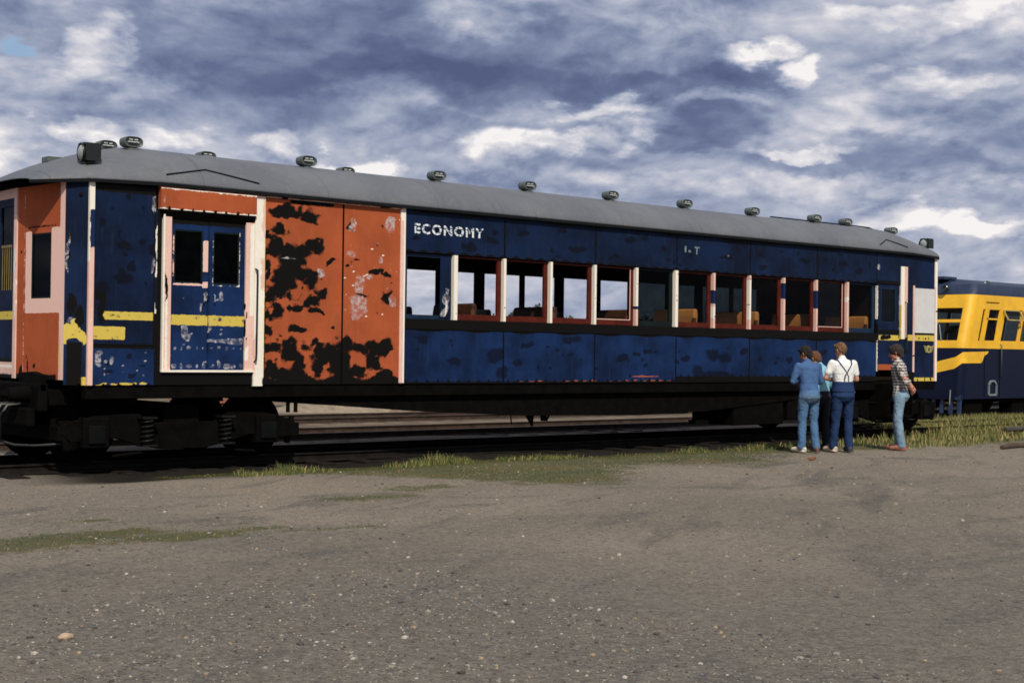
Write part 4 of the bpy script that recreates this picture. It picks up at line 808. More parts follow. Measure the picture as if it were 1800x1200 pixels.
# underframe
ub = MB(); ub.box(-.02, 17.95, .02, .14, .93, ZB-.002); ub.box(-.02, 17.95, 2.76, 2.88, .93, ZB-.002); ub.build('solebar', M['black'], car, bevel=.01)
ub = MB(); ub.box(-.05, 17.98, .15, 2.75, 1.02, 1.115); [ub.box(x, x+.12, .15, 2.75, .88, 1.02) for x in np.arange(.6, 17.6, 1.2)]; ub.build('floor_frame', M['black'], car)
tr = MB()
for y in (.10, 2.70):
    tr.prism([(3.1, .95), (3.1, .84), (5.0, .70), (7.0, .60), (9.6, .56), (11.2, .60), (14.6, .84), (14.6, .95)], y, y+.05)
    for x in (2.86, 2.98): tr.box(x, x+.04, y, y+.04, .72, .95)
tr.build('truss_girder', M['black'], car)
eq = MB(); eq.prism([(9.55, .95), (9.60, .66), (9.75, .56), (10.9, .56), (11.05, .66), (11.1, .95)], .25, .95); eq.build('equipment_box', M['black'], car, bevel=.02)
eq = MB(); eq.box(11.95, 13.3, .12, .85, .33, .95, .02); eq.build('equipment_box', M['black'], car)
eq = MB(); eq.box(13.42, 14.35, .12, .85, .40, .95, .02); eq.build('equipment_box', M['black'], car)
eq = MB(); eq.tube([(7.30, .3, .95), (7.34, .3, .62), (7.40, .3, .42)], [.09, .08, .015], 8); eq.tube([(7.62, .3, .95), (7.64, .3, .5)], .05, 8); eq.tube([(7.78, .3, .95), (7.76, .3, .6), (7.70, .3, .5)], .02, 6); eq.tube([(6.95, .3, .7), (6.98, .3, .45)], .012, 6); eq.build('brake_hanger', M['black'], car)
eq = MB(); eq.tube([(11.15, .3, .95), (11.15, .3, .40)], .06, 8); eq.tube([(11.32, .3, .95), (11.30, .3, .42)], .045, 8); eq.box(11.08, 11.4, .22, .4, .37, .44); eq.build('brake_hanger', M['black'], car)
sp = MB(); sp.box(15.95, 16.75, -.02, .5, 1.02, 1.06); sp.box(15.98, 16.7, -.15, .35, .72, .75); sp.box(15.98, 16.7, -.30, .15, .42, .45); sp.box(15.96, 15.98, -.3, .5, .42, 1.06); sp.box(16.7, 16.72, -.3, .5, .42, 1.06); sp.build('door_steps', M['black'], car)
# headstock, buffers, coupling and hoses at the left end
hs = MB(); hs.box(-.52, -.40, .22, 2.68, .78, 1.12, .02); hs.box(-.40, .0, .4, 2.5, .85, 1.04); hs.box(-.62, -.52, .30, 2.60, .60, .82, .02); hs.build('headstock', M['black'], car)
hs = MB(); hs.prism([(.22, 1.02), (.9, 1.02), (.9, 1.24), (.5, 1.26), (.22, 1.22)], -.50, -.42, 'x'); hs.build('end_bracket', M['black'], car, bevel=.01)
for y in (.55, 2.35):
    bf = MB(); bf.lathe((-.52, y, .98), (-1, 0, 0), [(.11, 0), (.10, .05), (.08, .25), (.045, .26), (.045, .38), (.18, .40), (.19, .43), (.001, .45)], 20); bf.build('buffer', M['black'], car, smooth=True)
cp = MB(); cp.box(-.95, -.52, 1.38, 1.52, .82, .98, .02); cp.lathe((-.98, 1.45, .82), (0, 0, 1), [(.06, 0), (.10, .02), (.10, .14), (.06, .17)], 12); cp.build('coupling', M['black'], car, smooth=True)
for y, zz in ((1.0, .42), (1.2, .38), (1.75, .42), (.8, .45)):
    hh = MB(); hh.tube([(-.5, y, .85), (-.68, y, .84), (-.76, y, .70), (-.74, y+.05, zz), (-.66, y+.12, zz-.06)], .024, 8); hh.build('brake_hose', M['black_metal'], car, smooth=True)
pp = MB(); pp.tube([(-.78, .9, .42), (-.62, .7, .36), (-.45, .45, .36), (-.2, .3, .38)], .016, 8); pp.build('end_pipe', simple('worn dark pipe', (.012, .013, .014), .6), car, smooth=True)
# bogies
def bogie(cx):
    b = MB()
    for y in (.18, 2.62):
        b.prism([(cx-1.62, .50), (cx-1.62, .62), (cx-1.2, .72), (cx-.62, .74), (cx-.45, .62), (cx+.45, .62), (cx+.62, .74), (cx+1.2, .72), (cx+1.62, .62), (cx+1.62, .50), (cx+1.5, .40), (cx+.95, .44), (cx+.6, .34), (cx+.3, .28), (cx-.3, .28), (cx-.6, .34), (cx-.95, .44), (cx-1.5, .40)], y, y+.09)
        for s in (-1, 1):
            b.box(cx+s*1.2-.17, cx+s*1.2+.17, y-.06, y+.13, .32, .70, .02); b.bar((cx+s*1.55, y+.04, .3), (cx+s*1.62, y+.04, .66), .06); b.tube([(cx+s*.5, y-.06, .26), (cx+s*1.0, y-.06, .22)], .02, 6)
    b.box(cx-.25, cx+.25, .25, 2.65, .52, .84); b.box(cx-1.66, cx-1.56, .2, 2.7, .42, .60); b.box(cx+1.56, cx+1.66, .2, 2.7, .42, .60)
    fr = b.build('bogie_frame', M['black'], car, bevel=.008)
    w = MB(); x = cx-1.2
    for y, sg in ((.62, 1), (2.22, -1)): w.lathe((x, y, .545), (0, sg, 0), [(.08, -.13), (.10, -.10), (.16, -.06), (.33, -.05), (.36, -.08), (.43, -.08), (.43, .03), (.455, .045), (.455, .06), (.36, .06), (.33, .02), (.1, .02)], 36)
    w.tube([(x, .2, .545), (x, 2.7, .545)], .075, 14); w1 = w.build('wheelset', M['black'], fr, smooth=True); c = w1.copy(); COL.objects.link(c); c.parent = fr; c.location = (2.4, 0, 0)
    for x, y in ((cx-.55, .10), (cx+.55, .10), (cx-.55, 2.78), (cx+.55, 2.78)):
        s = MB(); s.tube([(x+.075*math.cos(t), y+.075*math.sin(t), .36+.30*t/(2*math.pi*5)) for t in np.linspace(0, 2*math.pi*5, 70)], .016, 7); s.box(x-.1, x+.1, y-.09, y+.09, .33, .352); s.box(x-.1, x+.1, y-.09, y+.09, .675, .70)
        s.build('coil_spring', M['spring'], fr, smooth=True)
    for s_ in (-1, 1):
        q = MB(); q.prism([(cx+s_*1.2-.11, .38), (cx+s_*1.2-.11, .60), (cx+s_*1.2+.11, .60), (cx+s_*1.2+.11, .38)], .09, .125); q.build('axle_box_cover', M['axle'], fr, bevel=.01)
M['spring'] = simple('greasy spring steel', (.02, .02, .019), .3, metal=.6, spec=.5); M['axle'] = simple('dusty axle box', (.004, .0045, .005), .7, spec=.08)
bogie(1.38); bogie(16.6)
gd = MB(); gd.prism([(2.72, .40), (3.05, .40), (3.05, .58), (2.80, .60)], .1, .5); gd.build('bogie_step', M['black'], car, bevel=.01)
# ================================================================ the second railcar
def railcar2():
    rc = empty('yellow_railcar', (36, 5.45, 0), 'yellow and navy blue railcar with raked cab windows, behind the end of the carriage', 'railcar')
    X1, YN, YF, rad = 46.0, 4.0, 6.9, .20
    NV = simple('glossy navy railcar paint', (.0028, .006, .022), .4, var=.05, scale=1.5, spec=.2); NR = simple('navy railcar roof paint', (.014, .026, .060), .5, var=.2)
    YL = simple('fresh golden yellow railcar paint', (.84, .46, .014), .42, var=.10, scale=3, spec=.6)
    def fx(z): # nose position by height: raked back above the waist
        return np.interp(z, [.4, .8, 1.83, 2.0, 3.23, 3.5, 3.62], [25.14, 25.14, 25.30, 25.34, 25.72, 25.95, 26.3])
    # outline: side (from back to nose), quarter circle, nose half, mirrored
    LS = X1-26.2; q = math.pi*rad/2; LN = (YF-YN)/2-rad
    def pt(s, z, out=0.0):
        """s measured from the near corner centre: negative to the nose (across the front), positive back along the side"""
        x0 = fx(z); r = rad; ins = np.interp(z, [0, 3.2, 3.35, 3.5, 3.6, 3.64], [0, 0, .02, .10, .35, .9])
        if s >= q/2: x, y, nx, ny = x0+r+(s-q/2), YN, 0, -1
        elif s >= -q/2: a = (s+q/2)/q*math.pi/2; nx, ny = -math.cos(a), -math.sin(a); x, y = x0+r+r*nx, YN+r+r*ny
        else: x, y, nx, ny = x0, YN+r+(-s-q/2), -1, 0
        x -= .08*math.cos(min(1, abs(y-5.45)/1.45)*math.pi/2)
        y = 5.45+(y-5.45)*(1-ins/1.5)
        return Vector((x+nx*out, y+ny*out, z))
    SN = -(q/2+LN)
    def sides(x, z=2.4): return x - (fx(z)+rad) + q/2     # s of a point x on the near side
    def shell(name, s0, s1, z0, z1, mat, holes=(), out=0.0, parent=rc, thick=.03, mirror=False, zfun=None, smooth=True):
        cs = sorted({round(v, 4) for v in [s0, s1] + [c for h in holes for c in h[:2] if s0 < c < s1] + list(np.arange(math.ceil(max(s0, SN)/.045)*.045, min(s1, 1.2), .045)) + list(np.arange(1.2, s1, .5)) if s0 <= v <= s1})
        zs = sorted({round(v, 4) for v in [z0, z1] + [c for h in holes for c in h[2:] if z0 < c < z1] + [c for c in (.8, 1.83, 2.0, 3.23, 3.35, 3.5, 3.6) if z0 < c < z1]})
        mb = MB(); n = len(cs)
        v = [pt(s, z if zfun is None else zfun(s, (z-z0)/(z1-z0)), out) for z in zs for s in cs]
        if mirror: v = [Vector((p.x, 10.9-p.y, p.z)) for p in v]
        f = []
        for j in range(len(zs)-1):
            for i in range(n-1):
                sc_, zc_ = (cs[i]+cs[i+1])/2, (zs[j]+zs[j+1])/2
                if any(h[0] < sc_ < h[1] and h[2] < zc_ < h[3] for h in holes): continue
                f.append((j*n+i, j*n+i+1, (j+1)*n+i+1, (j+1)*n+i))
        mb.add(v, f); o = mb.build(name, mat, parent, smooth=smooth)
        if thick: sm = o.modifiers.new('thickness', 'SOLIDIFY'); sm.thickness = thick; sm.offset = 0; es = o.modifiers.new('edges', 'EDGE_SPLIT'); es.split_angle = R(24)
        return o
    shell('lower_body', SN, LS, .52, 1.83, NV); shell('lower_body', SN, LS, .52, 1.83, NV, mirror=True)
    def sx(x): return sides(x)
    cabw = [(SN+.06, -q/2-.02, 2.02, 2.50), (SN+.06, -q/2-.02, 2.57, 2.88)]
    sidew = [(sx(26.02), sx(26.14), 2.02, 2.86), (sx(26.32), sx(26.84), 2.03, 2.86), (sx(27.10), sx(27.92), 2.03, 2.88)] + [(sx(28.05+k*1.0), sx(28.9+k*1.0), 2.03, 2.88) for k in range(14)]
    band = shell('upper_body', SN, LS, 1.83, 3.23, YL, holes=cabw+sidew); shell('upper_body', SN, LS, 1.83, 3.23, YL, holes=cabw+sidew, mirror=True)
    rf = shell('roof', SN, LS, 3.23, 3.66, NR); shell('roof', SN, LS, 3.23, 3.66, NR, mirror=True)
    top = MB(); top.prism([(4.85, 3.655), (5.0, 3.69), (5.45, 3.71), (5.9, 3.69), (6.05, 3.655)], 26.2, X1, 'x'); top.build('roof_top', NR, rc)
    for h in cabw + sidew:
        for mr in (False, True):
            w = shell('window_pane', h[0], h[1], h[2], h[3], M['tint'], out=-.03, thick=0, mirror=mr)
        # rubber-dark frame round each opening
        if True:
            g = MB(); cor = [pt(h[0], h[2], -.006), pt(h[1], h[2], -.006), pt(h[1], h[3], -.006), pt(h[0], h[3], -.006)]
            for a, b in zip(cor, cor[1:]+cor[:1]): g.bar(a, b, .022, .022)
            g.build('window_frame', YL, rc)
    # transom of the side windows and the tipped-out hoppers
    for x0, x1 in [(26.32, 26.84)]:
        g = MB(); g.box(x0, x1, 3.985, 4.01, 2.59, 2.63); g.build('window_transom', YL, rc)
    for k, (x0, x1) in enumerate([(27.12, 27.90)]+[(28.07+k, 28.88+k) for k in range(3)]):
        g = MB(); a, b = Vector((x0, 3.975, 2.86)), Vector((x0, 3.84, 2.60))
        g.bar(a, a+Vector((x1-x0, 0, 0)), .03); g.bar(b, b+Vector((x1-x0, 0, 0)), .03); g.bar(a, b, .03); g.bar(a+Vector((x1-x0, 0, 0)), b+Vector((x1-x0, 0, 0)), .03)
        hp = g.build('hopper_window', simple('pale hopper frame', (.50, .38, .10), .4), rc)
        g = MB(); g.add([a, b, b+Vector((x1-x0, 0, 0)), a+Vector((x1-x0, 0, 0))], [(0, 1, 2, 3)]); g.build('pane', M['glass'], hp)
    # painted swoosh round the nose: a band that rises to the corner
    s_tip = sides(26.36, 1.75)
    def zz(s, t):
        lo = np.interp(s, [SN, -q/2, 0, s_tip-.25], [1.02, 1.30, 1.44, 1.45]); hi = np.interp(s, [SN, -q/2, 0, s_tip], [1.30, 1.60, 1.73, 1.755])
        return lo+(hi-lo)*t
    sw = shell('yellow_flash', SN, s_tip-.25, 0, 1, YL, out=.018, zfun=zz, thick=.004); shell('yellow_flash', SN, s_tip-.25, 0, 1, YL, out=.018, zfun=zz, thick=.004, mirror=True)
    g = MB(); xa, xb = pt(s_tip-.25, 1.6).x, pt(s_tip, 1.75).x; za, zb = zz(s_tip-.25, 0), zz(s_tip-.25, 1)
    g.prism([(xa, za), (xa+.05, za+.07), (xa+.12, za+.19), (xb, zb-.05), (xb+.05, zb+.01), (xa, zb)], 3.978, 3.984); g.build('yellow_flash_tip', YL, rc)
    # details
    g = MB()
    for k in range(9): g.box(26.30+k*.07, 26.34+k*.07, 3.972, 3.984, 3.03, 3.055)
    g.build('vent_slots', M['black'], rc)
    g = MB(); g.bar(pt(-.9, 1.9, .02), pt(-.9, 1.9, .08), .05); g.tube([pt(-.62, 2.02, .02), pt(-.75, 2.45, .03)], .012, 6); g.tube([pt(-1.0, 2.02, .02), pt(-.80, 2.5, .03)], .012, 6); g.build('wiper', M['bright'], rc)
    cabs = MB(); cabs.box(26.55, 26.7, 4.4, 5.3, 1.3, 2.45, .03); cabs.build('cab_seat', simple('brown cab upholstery', (.20, .07, .03), .6), rc)
    il = MB(); il.box(25.8, X1-.2, 4.1, 6.8, .9, .95); il.box(26.9, 26.94, 4.1, 4.9, .95, 3.2); il.build('interior_floor', M['interior'], rc)
    hb = MB(); p = pt(-.02, 3.34); hb.lathe((26.7, 4.25, 3.50), (-.4, -1, .2), [(.001, -.05), (.09, -.04), (.12, .02), (.12, .07), (.09, .09), (.001, .10)], 20); hb.build('roof_lamp', simple('dark green lamp glass', (.03, .06, .045), .25), rc, smooth=True)
    hb = MB(); hb.box(25.9, 26.5, 5.0, 5.4, 3.66, 3.74, .01); hb.build('roof_vent', NR, rc)
    for yy in (4.75, 5.15):
        hb = MB(); hb.lathe((25.62, yy, 3.40), (-1, 0, .1), [(.001, -.1), (.07, -.05), (.09, .08), (.07, .10), (.001, .07)], 20); hb.build('headlight', M['tint_solid'], rc, smooth=True)
    for xx in (26.22, 26.95, 30.4, 33.8):
        g = MB(); g.box(xx, xx+.012, 3.978, 3.986, .56, 1.82); g.build('panel_seam', M['black'], rc)
    g = MB(); g.tube([(26.98, 3.985, 1.95), (26.98, 3.94, 1.93), (26.98, 3.94, 1.10), (26.98, 3.985, 1.08)], .012, 8); g.build('grab_rail', M['black_metal'], rc, smooth=True)
    # skirt, number frame, pilot
    g = MB(); x0, z0_ = 26.42, .62; poly_o = [(x0, z0_), (x0+.36, z0_), (x0+.36, z0_+.26), (x0+.26, z0_+.36), (x0+.10, z0_+.36), (x0, z0_+.26)]
    for a, b in zip(poly_o, poly_o[1:]+poly_o[:1]): g.bar((a[0], 3.975, a[1]), (b[0], 3.975, b[1]), .05, .05, upv=(0, 1, 0))
    g.build('filler_surround', simple('grey filler cap surround', (.20, .22, .24), .5), rc)
    g = MB()
    for k in range(12): g.bar((25.12+.03*abs(k-6)*.3, 4.05+k*.25, .14), (25.2, 4.05+k*.25, .62), .10, .05)
    g.box(25.12, 25.25, 4.0, 6.9, .50, .58); g.build('pilot', simple('navy pilot bars', (.015, .035, .085), .5), rc)
    g = MB(); g.bar((25.0, 4.2, .75), (25.05, 4.25, .38), .025); g.build('lamp_iron', M['bright'], rc)
    g = MB(); g.box(26.0, X1, 4.15, 6.75, .42, .52); g.box(27.8, 29.2, 4.1, 4.5, .15, .5); g.build('underframe', M['black'], rc)
    for cx in (27.3, 30.0):
        w = MB()
        for y in (4.65, 6.25): w.lathe((cx, y, .5), (0, 1, 0), [(.1, -.1), (.35, -.06), (.38, .06), (.1, .06)], 28)
        w.tube([(cx, 4.4, .5), (cx, 6.5, .5)], .07, 12); w.build('wheelset', M['black'], rc, smooth=True)
    g = MB(); g.prism([(25.5, .12), (26.3, .12), (26.3, .45), (25.5, .5)], 4.1, 4.3); g.build('step_board', M['black'], rc)
M['tint_solid'] = simple('smoky headlamp', (.02, .025, .03), .2)
railcar2()

# ================================================================ people
def remesh(mb_list, name, mats, parent, voxel, disp=None, smooth=4):
    """join overlapping tapered volumes into one continuous skin"""
    v = []; f = []
    for b in mb_list: n = len(v); v += b.v; f += [tuple(i+n for i in q) for q in b.f]
    me = bpy.data.meshes.new(name); me.from_pydata(v, [], f); o = bpy.data.objects.new('tmp', me); COL.objects.link(o)
    bm = bmesh.new(); bm.from_mesh(me); bmesh.ops.recalc_face_normals(bm, faces=bm.faces); bm.to_mesh(me); bm.free()
    r = o.modifiers.new('r', 'REMESH'); r.mode = 'VOXEL'; r.voxel_size = voxel; s = o.modifiers.new('s', 'SMOOTH'); s.factor = .5; s.iterations = smooth
    bpy.context.view_layer.update(); m2 = bpy.data.meshes.new_from_object(o.evaluated_get(bpy.context.evaluated_depsgraph_get())); bpy.data.objects.remove(o)
    if disp: 
        m2.update(); nr = [vv.normal.copy() for vv in m2.vertices]
        for vv, nn in zip(m2.vertices, nr): vv.co += nn*disp(vv.co)
    m2.name = name; m2.materials.clear(); m2.materials.append(mats); m2.polygons.foreach_set('use_smooth', [True]*len(m2.polygons))
    ob = bpy.data.objects.new(name, m2); COL.objects.link(ob); ob.parent = parent; return ob
def limb(b, pts, rs, n=14, sq=None):
    """tapered limb with rounded ends; sq flattens the section front to back"""
    P = [Vector(p) for p in pts]; PP = []; RR = []
    for i in range(len(P)-1):
        k = 4
        for j in range(k): t = j/k; PP.append(P[i].lerp(P[i+1], t)); RR.append(rs[i]+(rs[i+1]-rs[i])*t)
    PP.append(P[-1]); RR.append(rs[-1]); d0 = (PP[0]-PP[1]).normalized(); d1 = (PP[-1]-PP[-2]).normalized()
    PP = [PP[0]+d0*RR[0]*.85, PP[0]+d0*RR[0]*.5] + PP + [PP[-1]+d1*RR[-1]*.5, PP[-1]+d1*RR[-1]*.85]; RR = [RR[0]*.45, RR[0]*.86] + RR + [RR[-1]*.86, RR[-1]*.45]
    b.tube(PP, RR, n); return b
def torso_rings(b, rings, n=20):
    """rings of (x, y, z, half width, half depth)"""
    vs = []
    for x, y, z, w, dd in rings:
        for k in range(n):
            a = 2*math.pi*k/n; c, s = math.cos(a), math.sin(a); vs.append((x+w*math.copysign(abs(c)**.8, c), y+dd*math.copysign(abs(s)**.85, s), z))
    m_ = len(rings); fs = [(i*n+k, i*n+(k+1) % n, (i+1)*n+(k+1) % n, (i+1)*n+k) for i in range(m_-1) for k in range(n)]
    fs += [tuple(range(n))[::-1], tuple((m_-1)*n+k for k in range(n))]; b.add(vs, fs); return b
def hand(b, w, d, pal, curl=.5):
    """palm, four unequal bent fingers and a thumb; w wrist, d pointing direction, pal palm normal"""
    w, d, pal = Vector(w), Vector(d).normalized(), Vector(pal).normalized(); sdv = d.cross(pal).normalized()
    limb(b, [w-d*.02, w+d*.03], [.026, .030], 10)
    for i, (o, l) in enumerate(((-.030, .068), (-.010, .078), (.011, .074), (.030, .058))):
        base = w + d*.085 + sdv*o; limb(b, [w+d*.02+sdv*o*.6, base], [.016, .0125], 8)
        k1 = base + (d*math.cos(curl)+pal*math.sin(curl))*l*.45; k2 = k1 + (d*math.cos(curl*2)+pal*math.sin(curl*2))*l*.32; k3 = k2 + (d*math.cos(curl*2.8)+pal*math.sin(curl*2.8))*l*.25
        limb(b, [base, k1, k2, k3], [.0105, .0095, .0085, .007], 8)
    t0 = w + d*.02 - sdv*.024; t1 = t0 + d*.03 - sdv*.028 + pal*.01; t2 = t1 + d*.028 - sdv*.006 + pal*.012; limb(b, [t0, t1, t2], [.014, .0125, .009], 8)
def person(loc, az, spec, label, group=None):
    """built facing +Y, then turned; spec gives joints in metres"""
    root = empty('person', loc, label, 'person', group); c = Vector(loc)
    A_ = R(az-90); ca, sa = math.cos(A_), math.sin(A_); sc = spec.get('h', 1.74)/1.74
    H = spec['head']; nk = spec.get('neck', (0, .03, 1.47)); sh = spec.get('sh', .185); bend = spec.get('bend', 0)
    feet = spec['feet']; knees = spec.get('knees', [(-.11, .03, .49), (.11, .03, .49)]); hips = [(-.095, 0, .90), (.095, 0, .90)]
    def T(*pts): return [tuple(p) for p in pts]
    def shl(i): s_ = (-1, 1)[i]; return (s_*sh, bend*.9, 1.405)
    tr_ = lambda grow: [(0, 0, .84, .12+grow, .085+grow), (0, -.01, .90, .162+grow, .115+grow), (0, 0, 1.0, .150+grow, .100+grow), (0, bend*.35, 1.12, .140+grow, .095+grow), (0, bend*.7, 1.27, .165+grow, .112+grow), (0, bend*.9, 1.38, .175+grow, .105+grow), (0, bend, 1.44, .125+grow, .075+grow), (0, bend, 1.475, .06+grow, .05+grow)]
    # --- body
    b = MB(); torso_rings(b, tr_(0)); limb(b, [(0, bend*.95, 1.43), (nk[0], nk[1]+bend, 1.50), H], [.055, .052, .05])
    hx, hy, hz = H; fd = Vector(spec.get('look', (0, 1, -.2))).normalized(); rgt = fd.cross(Vector((0, 0, 1))).normalized(); upv = rgt.cross(fd)
    hc = Vector(H)
    def hp(r_, f_, u_): return hc + rgt*r_ + fd*f_ + upv*u_
    hb = MB(); hb.sphere((0, 0, 0), (.073, .092, .098), 20, 14)
    b.add([hp(v[0], v[1]-.012, v[2]+.028) for v in hb.v], hb.f); hb = MB(); hb.sphere((0, 0, 0), (.056, .068, .075), 18, 12); b.add([hp(v[0], v[1]+.022, v[2]-.040) for v in hb.v], hb.f)
    limb(b, [hp(0, .082, .015), hp(0, .102, -.022)], [.010, .015], 8); limb(b, [hp(-.025, .078, .03), hp(.025, .078, .03)], [.012, .012], 8)
    limb(b, [hp(-.020, .082, -.058), hp(.020, .082, -.058)], [.008, .008], 8); limb(b, [hp(-.018, .078, -.072), hp(.018, .078, -.072)], [.008, .008], 8); limb(b, [hp(-.012, .072, -.10), hp(.012, .072, -.10)], [.018, .018], 8)
    for s_ in (-1, 1): limb(b, [hp(s_*.074, -.012, .022), hp(s_*.080, -.018, -.005), hp(s_*.072, -.008, -.028)], [.013, .012, .008], 8)
    arms = spec['arms']
    for i in (0, 1):
        el, wr, hd, pn, cl = arms[i]; limb(b, [shl(i), el], [.050, .040]); limb(b, [el, wr], [.039, .026]); hand(b, wr, hd, pn, cl)
        limb(b, [hips[i], knees[i]], [.082, .052]); limb(b, [knees[i], (feet[i][0], feet[i][1], .09)], [.050, .036]); 
    def place(mblist):
        for q in mblist: q.v = [(c.x+(x*ca-y*sa)*sc, c.y+(x*sa+y*ca)*sc, c.z+z*sc) for x, y, z in q.v]
        for q in mblist: q.v = [(x-c.x, y-c.y, z-c.z) for x, y, z in q.v]
        return mblist
    sk = simple('skin', spec.get('skin', (.50, .24, .15)), .55, var=.1)
    remesh(place([b]), 'body', sk, root, .0062, smooth=3)
    # eyes
    e = MB(); 
    for s_ in (-1, 1): e.sphere(tuple(hp(s_*.030, .078, .012)), .0095, 10, 8)
    place([e]); em = bpy.data.meshes.new('eyes'); em.from_pydata(e.v, [], e.f); em.materials.append(M['eye']); eo_ = bpy.data.objects.new('eyes', em); COL.objects.link(eo_); eo_.parent = root
    # --- hair
    hr = MB(); hs_ = spec.get('hair_r', 1.0); hb = MB(); hb.sphere((0, 0, 0), (.082*hs_, .098*hs_, .092*hs_), 20, 14); hr.add([hp(v[0], v[1]-.024, v[2]+.045) for v in hb.v], hb.f)
    limb(hr, [hp(0, -.085, .02), hp(0, -.075, spec.get('hair_l', -.06))], [.055*hs_, .045*hs_])
    for s_ in (-1, 1): limb(hr, [hp(s_*.062, -.045, .03), hp(s_*.058, -.055, -.02)], [.032*hs_, .026])
    limb(hr, [hp(-.04, .05, .092), hp(.04, .055, .092)], [.030*hs_, .030*hs_])
    remesh(place([hr]), 'hair', simple('hair', spec['hair'], .8, var=.4, scale=40, bump=.8), root, .007, disp=lambda p: .006*mnoise.noise(p*30)+.002*mnoise.noise(p*70), smooth=3)
    # --- shirt
    s = MB(); g_ = .016; top = spec.get('shirt_bottom', .93); rg = [r_ for r_ in tr_(g_) if r_[2] > top]; rg = [(0, 0, top, rg[0][3]+spec.get('flare', .0), rg[0][4]+spec.get('flare', .0))] + rg[:-1] + [(0, bend, 1.475, .075, .062)]; torso_rings(s, rg)
    limb(s, [(0, bend*.97, 1.45), (nk[0], nk[1]*.6+bend, 1.49)], [.070, .062])
    for i in (0, 1):
        el, wr = Vector(arms[i][0]), Vector(arms[i][1]); limb(s, [shl(i), el if spec['sleeve'] == 'long' else Vector(shl(i)).lerp(el, .62)], [.064, .055 if spec['sleeve'] == 'long' else .062])
        if spec['sleeve'] == 'long': limb(s, [el, el.lerp(wr, .93)], [.053, .038])
        elif spec['sleeve'] == 'half': limb(s, [el, el.lerp(wr, .2)], [.058, .05])
    folds = lambda k: (lambda p: k*(mnoise.noise(Vector((p.x*13, p.y*13, p.z*7+p.x*6)))+.55*(1-2*abs(mnoise.noise(Vector((p.x*16+p.z*5, p.y*16, p.z*15-p.x*9)))))-.2))
    remesh(place([s]), 'shirt', spec['shirt'], root, .0095, disp=folds(.008))
    # --- trousers
    t = MB(); zt = spec.get('waist', 1.02); torso_rings(t, [(0, 0, .80, .125, .105), (0, -.012, .88, .182, .140), (0, -.004, .97, .172, .122), (0, 0, zt, .160, .112)])
    for i in (0, 1): limb(t, [hips[i], knees[i]], [.098, .070]); limb(t, [knees[i], (feet[i][0], feet[i][1]-.005, .075)], [.069, .066])
    remesh(place([t]), 'trousers', spec['trousers'], root, .0105, disp=folds(.009))
    # --- shoes
    for i in (0, 1):
        fx_, fy_, tx = feet[i][0], feet[i][1], feet[i][2]; q = MB(); limb(q, [(fx_-tx*.3, fy_-.055, .045), (fx_+tx*.4, fy_+.08, .042), (fx_+tx, fy_+.165, .034)], [.042, .044, .036]); q.box(fx_-.04, fx_+.04, fy_-.09, fy_+.10, .0, .02)
        remesh(place([q]), 'shoe', simple('shoe leather', feet[i][3], .6), root, .008, smooth=2)
    for x in spec.get('extra', ()): x(root, place, tr_)
    return root
M['eye'] = simple('dark eyes', (.02, .015, .01), .3)
def cloth(name, c, var=.18, dirt=None):
    Mt, n, b = bsdf(name); P = pos(n); f = n.noise(P, 5, 6, .6); w = n.noise(P, 220, 2, .5)
    col = n.mix(n.step(f, .3, .7), tuple(x*(1-var) for x in c), tuple(min(1, x*(1+var)) for x in c)); col = n.mix(n.math('MULTIPLY', w, .3), col, tuple(x*.6 for x in c))
    if dirt:
        s_ = n.node('ShaderNodeSeparateXYZ'); n.l.new(P, s_.inputs[0]); k = n.math('MULTIPLY', n.step(s_.outputs[2], .72, .84), n.step(s_.outputs[2], 1.0, .9)); k = n.math('MULTIPLY', k, n.step(n.noise(P, 9, 4), .42, .6)); col = n.mix(n.math('MULTIPLY', k, .75), col, dirt)
    n.set(b.inputs['Base Color'], col); b.inputs['Roughness'].default_value = .85; b.inputs['Specular IOR Level'].default_value = .2; return Mt
def checked():
    Mt, n, b = bsdf('brown and cream checked shirt'); P = pos(n)
    sp_ = n.node('ShaderNodeSeparateXYZ'); n.l.new(P, sp_.inputs[0]); k = n.math('MULTIPLY', n.math('ADD', sp_.outputs[0], n.math('MULTIPLY', sp_.outputs[1], .8)), 150); j = n.math('MULTIPLY', sp_.outputs[2], 130)
    g = n.math('ADD', n.math('SINE', k), n.math('SINE', j)); f = n.step(n.math('ADD', g, n.math('MULTIPLY', n.math('SUBTRACT', n.noise(P, 60, 2), .5), 2.2)), -.2, .25)
    n.set(b.inputs['Base Color'], n.mix(f, (.060, .048, .042), (.52, .47, .43))); b.inputs['Roughness'].default_value = .85; return Mt
fold = [((-.27, .06+.0, 1.15), (-.03, .235, 1.17), (1, .1, .0), (0, -1, .2), .35), ((.27, .06, 1.15), (.03, .25, 1.13), (-1, .1, 0), (0, -1, -.2), .35)]
W1 = cloth('faded blue work shirt', (.060, .125, .27)); T1 = cloth('faded blue work trousers', (.075, .155, .28), dirt=(.07, .075, .07))
person((11.60, -1.79, 0), 72, dict(h=1.74, head=(-.02, .10, 1.60), look=(-.45, 1, -.45), feet=[(-.12, .02, -.06, (.62, .55, .42)), (.12, -.03, .03, (.10, .055, .035))], arms=fold, bend=.04, hair=(.012, .009, .008), hair_r=1.06, skin=(.48, .21, .12), sleeve='long', shirt=W1, trousers=T1, shirt_bottom=.96, flare=.01),
       'person in faded blue work clothes with folded arms, leftmost of the group of three', 'three people looking at the carriage')
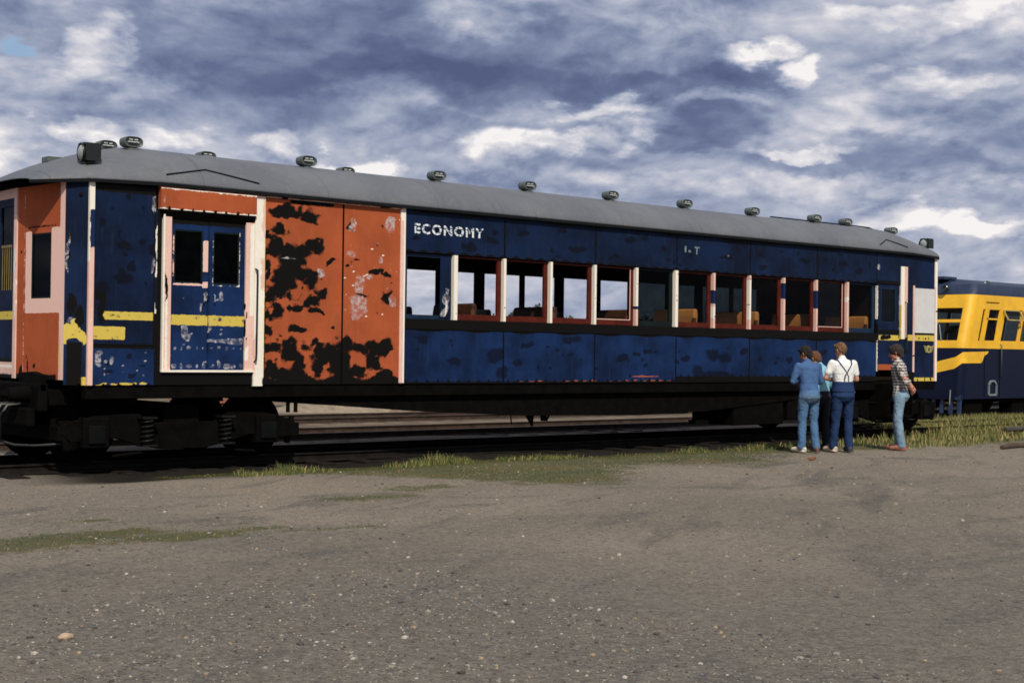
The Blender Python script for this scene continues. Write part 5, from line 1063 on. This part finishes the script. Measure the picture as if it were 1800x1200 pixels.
person((12.55, -1.30, 0), 70, dict(h=1.67, head=(-.06, .13, 1.585), look=(-.5, 1, -.6), feet=[(-.11, .0, -.02, (.10, .055, .035)), (.11, .0, .02, (.10, .055, .035))], arms=[((-.26, .05, 1.15), (-.10, .24, 1.12), (1, .2, 0), (0, -1, 0), .4), ((.24, -.02, 1.14), (.14, .18, 1.05), (-.6, .8, 0), (-1, 0, 0), .4)], bend=.05, hair=(.17, .065, .025), hair_r=1.05, skin=(.48, .22, .13), sleeve='long', shirt=cloth('light blue shirt', (.24, .50, .60)), trousers=cloth('dark charcoal trousers', (.014, .016, .024)), shirt_bottom=1.0),
       'person in a light blue shirt and dark trousers, middle of the group of three', 'three people looking at the carriage')
def braces(root, place, tr_):
    nv = M['navy_cloth']; b = MB()
    # bib of the overalls, cut low at the sides, and two straps crossing behind
    rings = []; n = 20; g = .028; rg = [(0, 0, .95, .165+g, .115+g), (0, .0, 1.0, .155+g, .104+g), (0, .01, 1.06, .146+g, .10+g), (0, .014, 1.12, .145+g, .10+g)]
    torso_rings(b, rg); remesh(place([b]), 'bib', nv, root, .0095)
    s = MB()
    for a, z1 in ((-1, 1.12), (1, 1.12)):
        s.tube([(a*-.04, -.095, z1-.03), (a*-.03, -.112, 1.20), (a*.03, -.112, 1.30), (a*.10, -.088, 1.40), (a*.125, -.02, 1.475), (a*.12, .07, 1.45), (a*.10, .16, 1.30), (a*.09, .155, 1.15)], .011, 6)
    place([s]); me = bpy.data.meshes.new('braces'); me.from_pydata(s.v, [], s.f); me.materials.append(nv); me.polygons.foreach_set('use_smooth', [True]*len(me.polygons)); o = bpy.data.objects.new('braces', me); COL.objects.link(o); o.parent = root
M['navy_cloth'] = cloth('navy bib overalls', (.014, .034, .095))
fold3 = [((-.28, .05, 1.17), (-.02, .235, 1.12), (1, .1, .0), (0, -1, .2), .35), ((.25, .02, 1.15), (.04, .25, 1.15), (-1, .1, 0), (0, -1, -.2), .35)]
person((12.20, -2.02, 0), 66, dict(h=1.80, head=(-.02, .07, 1.61), look=(-.35, 1, -.30), feet=[(-.14, .06, -.05, (.55, .45, .34)), (.10, -.02, .03, (.03, .03, .04))], arms=fold3, bend=.02, hair=(.20, .105, .045), hair_r=.98, hair_l=-.03, skin=(.58, .28, .19), sleeve='short', shirt=cloth('white T-shirt', (.80, .80, .76), .04), trousers=M['navy_cloth'], waist=1.06, extra=[braces]),
       'person in a white T-shirt and navy bib overalls with crossed straps', 'three people looking at the carriage')
person((13.46, -2.26, 0), 122, dict(h=1.78, head=(0, .085, 1.605), look=(0, 1, -.28), feet=[(-.09, -.03, -.02, (.28, .10, .06)), (.09, .03, .02, (.28, .10, .06))], knees=[(-.10, .03, .49), (.10, .05, .49)], arms=[((-.25, -.10, 1.13), (-.06, -.20, .98), (1, -.1, -.2), (0, 1, 0), .4), ((.25, -.10, 1.13), (.06, -.22, 1.0), (-1, -.1, -.2), (0, 1, 0), .4)], bend=.03, hair=(.035, .022, .014), hair_r=1.14, hair_l=-.07, skin=(.50, .20, .13), sleeve='half', shirt=checked(), trousers=cloth('light blue jeans', (.20, .30, .39), .25), shirt_bottom=.90, flare=.015, waist=1.0),
       'person in jeans and a checked shirt standing apart with hands behind the back')
